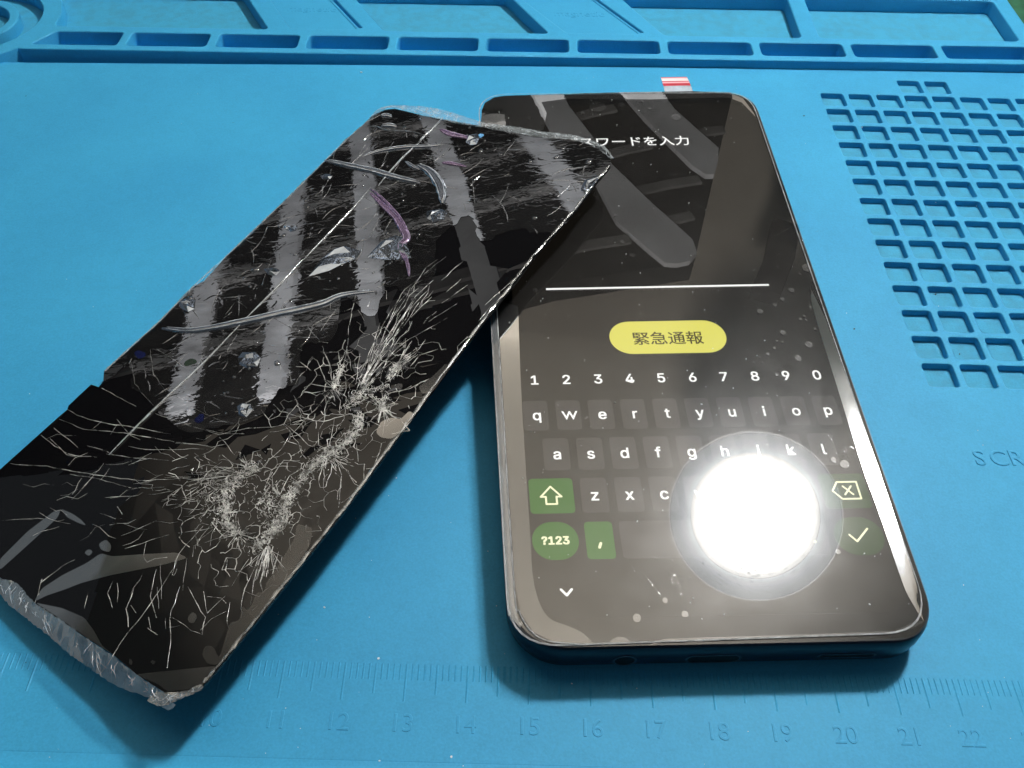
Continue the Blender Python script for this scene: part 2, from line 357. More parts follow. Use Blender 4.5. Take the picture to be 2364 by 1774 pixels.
for cr, gr in (((7.69, 19.97, 6.73, 21.77), (9.83, 20.16, 8.74, 21.92)), ((16.16, 20.22, 15.05, 21.87), (18.42, 20.57, 17.13, 22.54))):
    y0, y1 = 19.76, 22.3
    g = rpoly([(sl(*gr, y0 + .1) - .09, y0 + .1), (sl(*gr, y0 + .1) + .02, y0 + .1), (sl(*gr, y1) + .02, y1), (sl(*gr, y1) - .09, y1)], .05)
    holes.append(g)
    pl = rpoly([(sl(*cr, y0), y0), (sl(*gr, y0) - .2, y0), (sl(*gr, y1) - .2, y1), (sl(*cr, y1), y1)], .1); holes.append(pl); plates.append(pl)
bevel_obj('tray_frame', [outline] + holes, ff, -.5, HB, M['mat'], mt, .035)
for pl in plates: obj('label_plate', *prism([pl], ff, .1, HB - .025), M['mat'], mt)
for x, y, s in ((7.95, 21.25, .34), (16.35, 21.55, .36)):
    obj('embossed_word', *text_mesh('magnetic', s * 1.25, x + .15, (y - K * x, 'mid'), lambda a, b, c: ff(a + .0 * b, b, c), HB - .024, 0, .006), M['mat'], mt, label='faint embossed word in the mat')
obj('tray_floor', *prism([[(-5.9, 19.3), (30.7, 19.62), (30.7, 22.6), (-5.9, 22.9)]], ff, -.6, TF), M['matdirt'], mt)
obj('pocket_floor', *prism([[(-.2, 18.5), (30.7, 18.5), (30.7, 19.5), (-.2, 19.5)]], ff, -.62, -.34), M['mat'], mt)
rg = [[(-2 + r * math.cos(a), 20 + r * math.sin(a)) for a in np.linspace(0, 2 * math.pi, 40, endpoint=False)] for r in (1.34, 1.05)]
bevel_obj('tray_ring', rg, flat, TF - .05, .2, M['mat'], mt, .04)
# work surface with square recesses
GP, GX, GY = .82257, 23.46585, 17.93581; GY0 = GY
def gf(x, y, z):                            # the grid sits in the same slightly turned frame as the trays
    return (x, y + .010 * (x - 27) * (y / 18), z)
cells = []
for j in range(-1, 14):
    for i in range(9):
        if j == -1 and i not in (3, 4): continue
        x0, y1 = GX + GP * i, GY - GP * j
        if x0 + .66 > 30.6: continue
        cells.append(rrect(x0, y1 - .655, x0 + .665, y1, .075, 3))
NX, NY = [-8.0, 30.8], [-1.48, 18.8]
def front(x, y, z): return (x, y, z)
bevel_obj('work_surface', [[(-8, -1.45), (30.8, -1.45), (30.8, 19.6), (-8, 18.0)]] + cells, gf, -.5, 0, M['mat'], mt, .022)
obj('recess_floor', *prism([[(23, 6.4), (30.7, 6.4), (30.7, 19.4), (23, 19.0)]], gf, -.55, -.165), M['matdirt'], mt)
prof = [(-1.40, -.5), (-1.40, -.004), (-1.52, .0), (-1.62, .035), (-1.70, .085), (-1.80, .105), (-4.5, .105), (-4.5, -.5)]
def swz(y): return [gf(-8, y[0], y[1]), gf(30.8, y[0], y[1])]
V, F = [], []
for k, y in enumerate(prof):
    V += swz(y)
    if k: F.append((2*k-2, 2*k-1, 2*k+1, 2*k))
o = obj('front_rim', V, F + [(2*len(prof)-2, 2*len(prof)-1, 1, 0)], M['mat'], mt, smooth=True); sharp(o, 60)
# ruler: one moulded tick per millimetre, longer at 5 and 10
tk = []
for mm in range(30, 268):
    x = mm / 10; ln = .62 if mm % 10 == 0 else (.50 if mm % 5 == 0 else .27); t = .016 if mm % 5 else .02
    tk.append(ribbon([(x, -ln + .13), (x, -ln + .2), (x, .10), (x, .13)], t * 2.2, flat, -.0005, .011, False))
obj('ruler_tick', *merge(tk), M['mat'], mt, kind='stuff')
for n in range(10, 26):
    obj('ruler_number', *text_mesh(str(n), .40, n + .02, (-.83, 'mid'), flat, .001, .0, .012), M['mat'], mt)
for x, ch in ((23.93, 'S'), (24.31, 'C'), (24.69, 'R')):
    obj('embossed_letter', *text_mesh(ch, .52, x, (4.72 + .02 * (x - 24), 'mid'), flat, .001, 0, .020), M['mat'], mt)
# dust
rnd = random.Random(5); ds = []
for x, y, r in [(874, 1521, .022), (1042, 1748, .02), (749, 1403, .018), (876, 1757, .015), (834, 168, .03), (915, 1104, .012), (2160, 468, .012), (1320, 1579, .014), (1990, 295, .02), (1470, 1590, .01)] + [(rnd.uniform(0, 2360), rnd.uniform(160, 1770), rnd.uniform(.004, .010)) for _ in range(90)]:
    p = unp(x, y, 0); ds.append(prism([ell(p[0], p[1], r, r * .8, 7, jit=.15)], flat, -.002, r * .8))
o = obj('dust', *merge(ds), M['dust'], kind='stuff'); o['label'] = 'tiny white dust specks on the blue mat'
dk = []
for x, y, r in [(1856, 268, .035), (1972, 760, .03), (365, 283, .012), (538, 284, .012), (60, 222, .014), (2215, 818, .025), (2160, 680, .035), (60, 1530, .01), (1035, 827, .01)]:
    p = unp(x, y, 0); dk.append(prism([ell(p[0], p[1], r, r * .55, 8, rot=.6, jit=.3)], flat, -.002, .006))
o = obj('grit', *merge(dk), pbr('dark_grit', (.03, .07, .10), .8), kind='stuff'); o['label'] = 'dark specks of grit on the blue mat'

# ---------------------------------------------------------------- the working phone
W, L = PH.W, PH.L; P = PH.pt
base = PH.pt(W / 2, L / 2, -.85)
ph = empty('smartphone', (base[0], base[1], 0), 'black smartphone with lit password keyboard, lamp glare on its screen', 'smartphone')
def loft(rings, caps=True):
    V, F = [], []; n = len(rings[0])
    for k, r in enumerate(rings):
        V += r
        if k:
            for i in range(n): a, b = (k-1)*n + i, (k-1)*n + (i+1) % n; F.append((a, b, b + n, a + n))
    if caps: F.append(tuple(range(n))); F.append(tuple(range(len(V) - n, len(V)))[::-1])
    return V, F
def body_ring(ins, h, seg=10): 
    return [P(x, y, h) for x, y in rrect(.05 + ins, .0 + ins, W - .0 - ins, L - .02 - ins, (.88 - ins, .80 - ins, .80 - ins, .88 - ins), seg)]
o = obj('body', *loft([body_ring(.09, -.02), body_ring(.035, -.035), body_ring(.0, -.075), body_ring(-.03, -.18), body_ring(-.045, -.40), body_ring(-.03, -.62), body_ring(.05, -.76), body_ring(.20, -.845), body_ring(.34, -.86)]), M['body'], ph, smooth=True)
sharp(o, 45)
obj('camera_bump', *prism([rrect(.6, 11.0, 3.6, 14.3, .5)], P, -1.42, -.858), M['body'], ph)
# ports on the front wall
def wall(x, h, y): return P(x, y, h)
def port(name, cx, hw, hh, r, hc=-.44, yw=-.052):
    rim = rrect(cx - hw - .035, hc - hh - .03, cx + hw + .035, hc + hh + .03, r + .03, 5); inn = rrect(cx - hw, hc - hh, cx + hw, hc + hh, r, 5)
    o = obj(name, *prism([rim, inn[::-1]], lambda a, b, c: P(a, c, b), yw + .03, yw), M['portrim'], ph)
    obj('opening', *prism([inn], lambda a, b, c: P(a, c, b), yw + .035, yw + .006), M['hole'], o)
port('headphone_jack', 1.90, .165, .165, .165)
port('charging_port', 3.36, .43, .125, .125)
port('speaker_slot', 5.58, .46, .05, .05, -.42)
# display stack
def fr(x0, y0, x1, y1, r): return rrect(x0, y0, x1, y1, r, 8)
obj('bezel', *prism([fr(.12, .06, W - .05, L - .07, (.8, .72, .74, .8))], P, -.06, -.012), M['black'], ph)
dsp = obj('display', *prism([fr(.47, .50, 6.74, 14.45, (.55, .5, .55, .55))], P, -.012, -.008), M['bg'], ph, label='lit dark grey touch screen')
def on(name, loops, m, h0=-.008, h1=-.006, par=None): return obj(name, *prism(loops, P, h0, h1), m, par or dsp)
def glyph(name, s, size, x, y, m, h=-.0055, bold=.0, par=None): return obj(name, *text_mesh(s, size, x, y, P, h, bold), m, par or dsp)
hg = -.0052
glyph('password_prompt', 'パスワードを入力', .392, 3.52, (12.90, 'mid'), M['white'], hg, .0045)
on('input_line', [[(1.19, 7.875), (5.96, 7.885), (5.96, 7.935), (1.19, 7.925)]], M['white'])
on('emergency_button', [fr(2.37, 6.06, 4.76, 6.93, .434)], M['pill'])
glyph('emergency_call_text', '緊急通報', .365, 3.56, (6.465, 'mid'), M['glyphdark'], hg, .004)
for i, ch in enumerate('1234567890'):
    glyph('digit', ch, .425, .78 + .621 * i, (5.33, 'base'), M['white'], hg, .007)
def key(x0, y0, x1, y1, m, r=.07): return on('key', [rrect(x0, y0, x1, y1, r, 4)], m)
for i, ch in enumerate('qwertyuiop'):
    x = .745 + .6225 * i; key(max(.49, x - .235), 4.235, min(6.70, x + .235), 4.93, M['key'])
    glyph('letter', ch, .43, x + .02, (4.475, 'base'), M['white'], hg, .007 if ch != 'w' else .0)
for i, ch in enumerate('asdfghjkl'):
    x = 1.065 + .6225 * i; key(x - .24, 3.345, x + .24, 4.05, M['key'])
    glyph('letter', ch, .43, x + .01, (3.585, 'base'), M['white'], hg, .007)
for i, ch in enumerate('zxcvbnm'):
    x = 1.67 + .6225 * i; key(x - .24, 2.45, x + .24, 3.17, M['key'])
    glyph('letter', ch, .43, x + .005, (2.70, 'base'), M['white'], hg, .007)
key(.51, 2.45, 1.30, 3.17, M['greenkey']); key(5.78, 2.44, 6.62, 3.15, M['dimgreen'])
on('key', [rrect(.50, 1.55, 1.30, 2.28, .35, 8)], M['greenkey']); key(1.42, 1.55, 1.91, 2.27, M['greenkey'])
key(2.03, 1.55, 5.03, 2.27, M['key']); key(5.15, 1.55, 5.65, 2.27, M['key'])
on('key', [rrect(5.77, 1.53, 6.64, 2.26, .36, 8)], M['dimgreen'])
def stroke(name, pts, wd, m, closed=False):
    pts = [np.array(p, float) for p in pts]; parts = []
    n = len(pts)
    for i in range(n if closed else n - 1):
        p, q = pts[i], pts[(i + 1) % n]; d = (q - p) / np.linalg.norm(q - p); nn = np.array([-d[1], d[0]]) * wd / 2
        parts.append(([P(*(p + nn), hg + .0001*i), P(*(q + nn), hg + .0001*i), P(*(q - nn), hg + .0001*i), P(*(p - nn), hg + .0001*i)], [(0, 1, 2, 3)]))
        parts.append(([P(*c, hg + .00005 + .0001*i) for c in ell(p[0], p[1], wd / 2, wd / 2, 8)], [tuple(range(8))]))
        if not closed and i == n - 2: parts.append(([P(*c, hg + .00008 + .0001*i) for c in ell(q[0], q[1], wd / 2, wd / 2, 8)], [tuple(range(8))]))
    obj(name, *merge(parts), m, dsp)
stroke('shift_arrow', [(.895, 3.0), (.71, 2.79), (.80, 2.79), (.80, 2.64), (.99, 2.64), (.99, 2.79), (1.08, 2.79)], .036, M['paleglyph'], True)
stroke('backspace_icon', [(5.98, 2.80), (6.10, 2.98), (6.46, 2.98), (6.46, 2.63), (6.12, 2.63)], .034, M['paleglyph'], True)
stroke('backspace_cross', [(6.19, 2.89), (6.34, 2.72)], .034, M['paleglyph']); stroke('backspace_cross', [(6.34, 2.89), (6.19, 2.72)], .034, M['paleglyph'])
stroke('check_mark', [(6.04, 1.92), (6.145, 1.79), (6.39, 2.03)], .036, M['paleglyph'])
stroke('hide_keyboard_arrow', [(.915, 1.01), (1.005, .905), (1.095, 1.01)], .042, M['white'])
glyph('symbol_key_text', '?123', .285, .90, (1.92, 'mid'), M['paleglyph'], hg, .010)
stroke('comma', [(1.675, 1.85), (1.645, 1.77)], .05, M['paleglyph'])
stroke('full_stop', [(5.40, 1.80), (5.401, 1.801)], .05, M['paleglyph'])
obj('cover_glass', *sheet([fr(.07, .02, W - .02, L - .04, (.84, .76, .76, .84))], P, .0), M['glass'], ph, kind='open')
# protective film lying on the glass, its edges and the places where it has not stuck
film = rpoly([(-.0, .02), (6.95, .13), (6.97, 14.88), (-.03, 14.95)], .85, 8)
fo = obj('protective_film', *sheet([film], P, .018), M['film'], ph, kind='open', label='clear protective film with trapped air bubbles')
n = len(film); cen = np.array([3.5, 7.5])
def inset(p, d): q = np.array(p); v = cen - q; v = np.array([np.sign(v[0]) * d if abs(v[0]) > 2.4 else v[0] / 2.4 * d, np.sign(v[1]) * d if abs(v[1]) > 6.3 else v[1] / 6.3 * d]); return tuple(q + v)
V, F = [], []
for i in range(n):
    p = film[i]; V += [P(*p, .019), P(*inset(p, .022), .028)]
    j = (i + 1) % n; F.append((2*i, 2*j, 2*j+1, 2*i+1))
obj('film_edge', V, F, M['crease'], fo, kind='open')
obj('film_flap', *sheet([smooth_line([(-.0, 8.2), (-.005, 5), (.0, 1.0), (.06, .55), (.2, .35)], 5) + smooth_line([(.24, .42), (.15, .9), (.13, 5), (.125, 8.2)], 5)], P, .03), M['rim'], fo, kind='open')
obj('film_crease', *ribbon(smooth_line([(.128, 8.2), (.13, 5), (.14, 1.1), (.2, .62), (.36, .30), (.62, .12), (1.2, .04)], 5), .022, P, .032, .006, False), M['crease'], fo, kind='open')
def T(*pts): return [PH.inv(x, y) for x, y in pts]
gaps = []
# left margin, running down into the lower left corner
left = T((1196, 708), (1203, 900), (1215, 1100), (1224, 1240), (1230, 1330), (1246, 1395), (1270, 1430), (1310, 1446), (1345, 1462), (1368, 1484), (1390, 1490), (1400, 1496))
gaps.append(smooth_line(left, 4) + [(1.5, .06), (.75, .09), (.4, .28), (.22, .62), (.16, 1.1), (.15, 5), (.15, 7.6)])
# right margin
right = T((1873, 672), (1872, 695), (1890, 760), (1935, 905), (1985, 1065), (2030, 1190), (2080, 1340), (2105, 1395), (2133, 1438))
gr = smooth_line(right, 4)
def curl(inner, outer, lift, n=50, m=6):
    def rs(l): l = np.array(l); d = np.r_[0, np.cumsum(np.hypot(*np.diff(l, axis=0).T))]; return np.array([[np.interp(t, d, l[:, 0]), np.interp(t, d, l[:, 1])] for t in np.linspace(0, d[-1], n)])
    A, B = rs(inner), rs(outer); V, F = [], []
    for i in range(n):
        wd_ = np.linalg.norm(B[i] - A[i]); c_ = (A[i] + B[i]) / 2
        for k in range(m): t = k / (m - 1); q = A[i] * (1 - t) + B[i] * t; V.append(P(q[0], q[1], .019 + lift(q[1]) * wd_ * (t * .6 + t * t * .4)))
        if i:
            for k in range(m - 1): a = m * (i - 1) + k; F.append((a, a + 1, a + m + 1, a + m))
    return V, F
M['curl'] = clear('curled_film', .12, .035, .24, smudge=.3, bump=.000004, bscale=300, rough=.05)
obj('curled_edge', *curl(gr, smooth_line([(6.92, 6.9), (6.93, 5), (6.93, 3), (6.91, 1.1), (6.82, .66)], 5), lambda b: .085 * min(1, max(0, (6.2 - b) / 3.2))), M['curl'], fo, kind='open', smooth=True)
gaps.append(T((1500, 1491), (1513, 1480), (1545, 1481), (1590, 1484), (1700, 1478), (1900, 1472), (2070, 1465), (2110, 1450), (2133, 1436)) + [(6.70, .33), (6.3, .175), (5, .15), (2.5, .12)])
gaps.append(T((1407, 1487), (1412, 1478), (1425, 1471), (1440, 1472), (1452, 1480), (1457, 1487)))
gaps.append(T((1112, 256), (1120, 238), (1140, 226), (1165, 222), (1400, 215), (1600, 212), (1685, 215), (1715, 228), (1740, 262), (1758, 300), (1745, 272), (1712, 238), (1680, 226), (1500, 231), (1310, 229), (1250, 237), (1262, 262), (1255, 300), (1180, 330), (1110, 330)))
for g in gaps: obj('air_pocket', *sheet([g], P, .012), M['gap'], fo, kind='open')
for x, y, r in [(1827, 671, 9), (1806, 692, 7), (1788, 704, 6.5), (1754, 720, 10), (1752, 680, 3.5), (1738, 692, 3), (1847, 738, 5.5), (1856, 731, 5), (1861, 740, 4), (1807, 769, 9), (1882, 761, 5), (1867, 797, 12),
                (1842, 828, 11.5), (1793, 788, 4), (1806, 791, 4), (1787, 805, 5), (1772, 819, 6), (1753, 826, 3.5), (1739, 838, 3.5), (1760, 838, 3), (1793, 866, 7), (1924, 1063, 10), (1949, 1073, 16), (1934, 1275, 9), (1535, 1387, 10),
                (1470, 1428, 15), (1581, 1419, 12), (1236, 671, 9), (1862, 620, 14), (1846, 634, 5), (1379, 248, 24), (1435, 243, 10), (1560, 272, 14), (1500, 252, 5), (1592, 245, 5), (1482, 235, 5), (1436, 560, 7), (1460, 590, 9),
                (1345, 262, 6), (1220, 274, 9), (1795, 617, 4), (1776, 600, 2.5), (1420, 498, 4), (1250, 290, 5), (1815, 480, 3)]:
    a, b = PH.inv(x, y); r = r / (60 + y * .055) * .62
    if (x, y) in ((1862, 620),): r *= 1.1
    obj('air_bubble', *sheet([ell(a, b, r, r * 1.12, 18, jit=.05)], P, .0135), M['bubble'], fo, kind='open')
# scuffs and dust on the film
rnd = random.Random(11); sp = []
for _ in range(150):
    a, b = rnd.uniform(.3, 6.8), rnd.uniform(.3, 14.6); r = rnd.choice([.004, .005, .007, .010]); an = rnd.uniform(0, 3.1)
    sp.append(prism([ell(a, b, r * rnd.uniform(1, 2.5), r * .7, 6, rot=an)], P, .019, .023))
obj('lint', *merge(sp), M['dust'], fo, kind='stuff')
sp = []
for x, y in [(1624, 1300), (1745, 1202), (1800, 1237), (1660, 1364)] + [(rnd.gauss(1745, 45), rnd.gauss(1335, 14)) for _ in range(45)]:
    a, b = PH.inv(x, y); big = len(sp) < 3
    sp.append(prism([ell(a, b, .03 if big else rnd.uniform(.012, .03), .012 if big else .005, 7, rot=rnd.uniform(.3, .6) if big else rnd.uniform(2.2, 2.6), jit=.2)], P, .019, .021))
obj('grit', *merge(sp), pbr('film_grit', (.25, .27, .30), .8), fo, kind='stuff')
sm = []
def scuff(cx, cy, sx, sy, n, ang, l):
    for _ in range(n):
        a, b = PH.inv(rnd.gauss(cx, sx), rnd.gauss(cy, sy)); an = ang + rnd.gauss(0, .35); ll = l * rnd.uniform(.3, 1.4)
        sm.append(ribbon([(a, b), (a + ll * .5 * math.cos(an), b + ll * .5 * math.sin(an)), (a + ll * math.cos(an + .15), b + ll * math.sin(an + .15))], rnd.uniform(.004, .014), P, .0195 + len(sm) * 1e-5, .0005))
scuff(1955, 1035, 22, 18, 46, 1.0, .16); scuff(1835, 560, 22, 30, 24, .4, .12); scuff(1880, 660, 10, 28, 16, 1.3, .12); scuff(1540, 1330, 40, 25, 40, 2.3, .10); scuff(1850, 900, 70, 60, 40, .8, .09); scuff(1560, 520, 140, 120, 26, .6, .07); scuff(1300, 1000, 90, 160, 26, .9, .07)
obj('smear', *merge(sm), clear('grease_smear', .03, .05, .3, diff=.06, diffcol=(.75, .77, .8), dscale=300), fo, kind='stuff')
# red striped pull tab of the film
tb = empty('pull_tab', P(5.1, 15.3, 0), 'red and white striped pull tab sticking out behind the phone', 'pull tab')
red = pbr('red_print', (.62, .02, .05), .4); pink = pbr('pink_print', (.92, .50, .56), .35); pw = pbr('tab_white', (.9, .82, .84), .3)
clr = clear('tab_clear', .06, .05, .3, diff=.32, diffcol=(.8, .9, 1), dscale=60)
def tf(a, b, h): return P(a, b, h + .10 * math.sin((b - 14.9) * 2.2) - .12 * (b - 14.9))
x0, x1 = 4.77, 5.50
for nm, b0, b1, m_ in (('clear_strip', 14.85, 15.17, clr), ('red_stripe', 15.17, 15.275, red), ('pink_stripe', 15.275, 15.34, pink), ('red_stripe', 15.34, 15.375, red), ('white_stripe', 15.375, 15.50, pw), ('pink_stripe', 15.50, 15.54, pink), ('red_stripe', 15.54, 15.57, red)):
    V, F = [], []
    for k in range(5):
        b = b0 + (b1 - b0) * k / 4; s = -.10 * (b - 15)
        V += [tf(x0 + s * .3, b, .004), tf(x1 + s, b, .004), tf(x0 + s * .3, b, .0), tf(x1 + s, b, .0)]
        if k: q = 4 * k; F += [(q-4, q-3, q+1, q), (q-1, q-2, q+2, q+3), (q-3, q-1, q+3, q+1), (q-2, q-4, q, q+2)]
    obj(nm, V, F + [(0, 1, 3, 2), (16, 18, 19, 17)], m_, tb)
# ---------------------------------------------------------------- PANEL

sp_ = PN.pt(3.3, 7, 0)
bk = empty('broken_screen', (sp_[0], sp_[1], 0), 'shattered black phone screen panel leaning on the phone, with wrinkled film', 'broken screen')
Q = PN.pt
def G(pts, ox=0, oy=0, k=1.): return [PN.inv(ox + x / k, oy + y / k) for x, y in pts]
rnd = random.Random(3)
right_px = [(1409, 385), (1373, 427), (1330, 485), (1232, 595), (1178, 668), (1109, 753), (997, 905), (899, 1038), (796, 1178), (700, 1300), (593, 1434), (499, 1550), (470, 1583)]
left_px = [(0, 1084), (134, 964), (155.5, 946), (158, 937), (210, 888), (228, 894), (239, 879), (240.5, 858), (300, 803), (308, 797), (365, 745), (446, 662), (470, 651), (524, 590), (651, 470), (698, 423), (800, 322), (838, 289)]
outl = G([(860, 268), (888, 254), (910, 251), (982, 268), (1105, 290), (1239, 316), (1330, 324), (1388, 341), (1408, 358)] + right_px + [(427, 1597), (383, 1601), (311, 1554), (260, 1510), (202, 1474), (83, 1395), (0, 1333), (-120, 1254), (-150, 1238), (-152, 1220)] + left_px)
def base_mat(name, wt, rough=.0, bump=0., bscale=200., col=(.004, .004, .005), bump2=0., haze=.006):
    m, ns, ls = mat(name); out = N(ns, 'ShaderNodeOutputMaterial'); d = N(ns, 'ShaderNodeBsdfDiffuse', i_Color=(*col, 1)); g = N(ns, 'ShaderNodeBsdfGlossy', i_Roughness=rough)
    g2 = N(ns, 'ShaderNodeBsdfGlossy', i_Roughness=.33); fr_ = N(ns, 'ShaderNodeFresnel', i_IOR=1.5); mu = N(ns, 'ShaderNodeMath', operation='MULTIPLY'); mu.inputs[1].default_value = wt / .042; mu.use_clamp = True
    ls.new(fr_.outputs[0], mu.inputs[0]); m1 = N(ns, 'ShaderNodeMixShader'); ls.new(mu.outputs[0], m1.inputs[0]); ls.new(d.outputs[0], m1.inputs[1]); ls.new(g.outputs[0], m1.inputs[2])
    m2 = N(ns, 'ShaderNodeMixShader', i_0=haze); ls.new(m1.outputs[0], m2.inputs[1]); ls.new(g2.outputs[0], m2.inputs[2]); ls.new(m2.outputs[0], out.inputs[0])
    if bump:
        tc = N(ns, 'ShaderNodeTexCoord'); n = N(ns, 'ShaderNodeTexNoise', i_Scale=bscale, i_Detail=3.); ls.new(tc.outputs['Object'], n.inputs['Vector'])
        bp = N(ns, 'ShaderNodeBump', i_Strength=1., i_Distance=bump); ls.new(n.outputs['Fac'], bp.inputs['Height']); ls.new(bp.outputs[0], g.inputs['Normal'])
    return m
# dark display layer under the glass
obj('display_layer', *prism([outl], Q, -.055, -.012), pbr('panel_edge_black', (.006, .006, .008), .4), bk)
# cracked glass: shards are facets, small and tilted round the blows, large and level elsewhere
blows = [(770, 897), (883, 942), (705, 970), (820, 967), (796, 1026), (757, 1049), (725, 1071), (700, 1100), (683, 1128), (640, 1152), (620, 1173), (669, 1196), (636, 1221), (607, 1250), (564, 1282), (594, 1080), (558, 1094), (536, 1116), (518, 1139), (526, 1171), (506, 1181), (553, 1235), (914, 847), (793, 845)]
BL = np.array([PN.inv(*p) for p in blows])
from mathutils.geometry import delaunay_2d_cdt
pts = list(outl); amp = [0.] * len(pts)
oa = np.array(outl); a0, b0 = oa.min(0); a1, b1 = oa.max(0)
def inside(p, poly):
    c = False; n = len(poly)
    for i in range(n):
        (x1, y1), (x2, y2) = poly[i-1], poly[i]
        if (y1 > p[1]) != (y2 > p[1]) and p[0] < (x2 - x1) * (p[1] - y1) / (y2 - y1) + x1: c = not c
    return c
got = []
for _ in range(9000):
    p = (rnd.uniform(a0, a1), rnd.uniform(b0, b1)); d = float(np.min(np.hypot(BL[:, 0] - p[0], BL[:, 1] - p[1])))
    gap_ = .085 + .22 * min(d, 4)
    if not inside(p, outl): continue
    if got and min((p[0]-q[0])**2 + (p[1]-q[1])**2 for q in got) < gap_ ** 2: continue
    got.append(p); pts.append(p); amp.append(.0042 / (.25 + d) ** 1.1 * gap_ * 3)
res = delaunay_2d_cdt([Vector(p) for p in pts], [], [list(range(len(outl)))], 1, 1e-5)
am = {}; V = []
for v, orig in zip(res[0], res[3]): V.append(Q(v.x, v.y, (rnd.uniform(-1, 1) * amp[orig[0]]) if orig else 0))
cg = obj('cracked_glass', V, [tuple(f) for f in res[2]], base_mat('shattered_glass', .085, .0, 2.2e-6, 140, haze=.004), bk, kind='open', label='shattered glass with white fractures over the lower half')
# fractures
white = pbr('fracture_white', (.80, .78, .72), .5, .5); 
m_, ns_, ls_ = mat('fracture'); o_ = N(ns_, 'ShaderNodeOutputMaterial'); d_ = N(ns_, 'ShaderNodeBsdfDiffuse', i_Color=(.84, .84, .80, 1)); g_ = N(ns_, 'ShaderNodeBsdfGlossy', i_Roughness=.35)
t_ = N(ns_, 'ShaderNodeBsdfTransparent'); x_ = N(ns_, 'ShaderNodeMixShader', i_0=.25); y_ = N(ns_, 'ShaderNodeMixShader'); tc_ = N(ns_, 'ShaderNodeTexCoord')
n_ = N(ns_, 'ShaderNodeTexNoise', i_Scale=420., i_Detail=4., i_Roughness=.7); mr_ = N(ns_, 'ShaderNodeMapRange'); ls_.new(tc_.outputs['Object'], n_.inputs['Vector']); ls_.new(n_.outputs['Fac'], mr_.inputs['Value'])
for k, v in (('From Min', .36), ('From Max', .64), ('To Min', .15), ('To Max', 1.0)): mr_.inputs[k].default_value = v
ls_.new(d_.outputs[0], x_.inputs[1]); ls_.new(g_.outputs[0], x_.inputs[2]); ls_.new(mr_.outputs[0], y_.inputs[0]); ls_.new(t_.outputs[0], y_.inputs[1]); ls_.new(x_.outputs[0], y_.inputs[2]); ls_.new(y_.outputs[0], o_.inputs[0])
M['crack'] = m_
EDG = [(tuple(res[0][a]), tuple(res[0][b])) for a, b in res[1]]
lines = []
def tr(ox, oy, k, wd, *pl):
    for l in pl: lines.append(([(ox + x / k, oy + y / k) for x, y in l], wd))
c3 = (400, 800, 4.424)
tr(*c3, .0125, [(1640,430),(1560,360),(1470,150),(1430,120)], [(1640,430),(1615,300),(1600,180),(1540,50),(1520,0)], [(1640,430),(1400,385),(1330,460),(1290,530)], [(1330,460),(1420,480),(1560,455)],
   [(1590,480),(1500,590),(1350,750),(1210,900)], [(1430,120),(1350,250),(1270,330),(1250,390)], [(1290,155),(1410,250)], [(1230,500),(1290,640),(1340,740)],
   [(1020,590),(1090,660),(1200,690),(1340,740),(1540,770),(1650,730),(1800,690),(1950,750)], [(1020,690),(970,750),(1000,830),(1130,800),(1180,700)], [(1130,800),(1350,750)],
   [(1130,800),(1200,880),(1280,990),(1310,1100),(1360,1150)], [(1000,830),(760,840),(480,900),(340,860)], [(1150,800),(1230,870),(1300,920),(1380,1010),(1480,1040)],
   [(1540,770),(1480,870),(1490,1000),(1590,1060)], [(1620,470),(1560,600),(1540,770)], [(1650,450),(1710,560),(1700,690)], [(1650,730),(1620,920),(1580,1050)], [(1750,300),(1770,380),(1740,510)],
   [(1200,900),(1100,1050),(1000,1150),(900,1250),(760,1320)], [(780,1220),(820,1080),(900,1060)], [(770,1230),(720,1110)], [(770,1230),(640,1120),(560,1020),(470,930)], [(770,1240),(620,1200),(500,1110)],
   [(340,860),(200,820),(0,750)], [(550,890),(680,770),(760,750)], [(0,570),(230,640),(400,730),(550,780)], [(0,990),(180,1000),(400,1030),(540,1000)], [(1640,1170),(1540,1200),(1490,1340),(1500,1440),(1560,1440),(1610,1300),(1640,1180)],
   [(1650,1150),(1790,1280),(1850,1400),(1900,1430)], [(1680,1160),(1720,1320),(1700,1500),(1690,1650)], [(1870,1000),(1890,1180)], [(1640,1170),(1850,1230)],
   [(2140,640),(2090,540),(2070,510)], [(2140,640),(2125,530)], [(2140,640),(2180,510)], [(2140,640),(1990,560)], [(2140,640),(2160,760),(2140,910)], [(2140,640),(1900,700)], [(2140,640),(2230,540)], [(2140,640),(2250,720),(2330,740)],
   [(930,1470),(1000,1280),(1060,1230)], [(930,1470),(990,1380)], [(1010,1330),(1020,1460),(1100,1500),(1190,1320),(1250,1290)], [(120,1540),(250,1440),(340,1300),(500,1180)], [(0,1410),(80,1420),(150,1590),(280,1580)],
   [(1690,60),(1700,190),(1740,230)], [(1500,200),(1700,190)], [(1780,30),(1800,150),(1820,250)], [(1900,80),(1880,300),(1870,380)], [(1000,1350),(1130,1160),(1300,1170)], [(920,1300),(1100,1220),(1260,1230)])
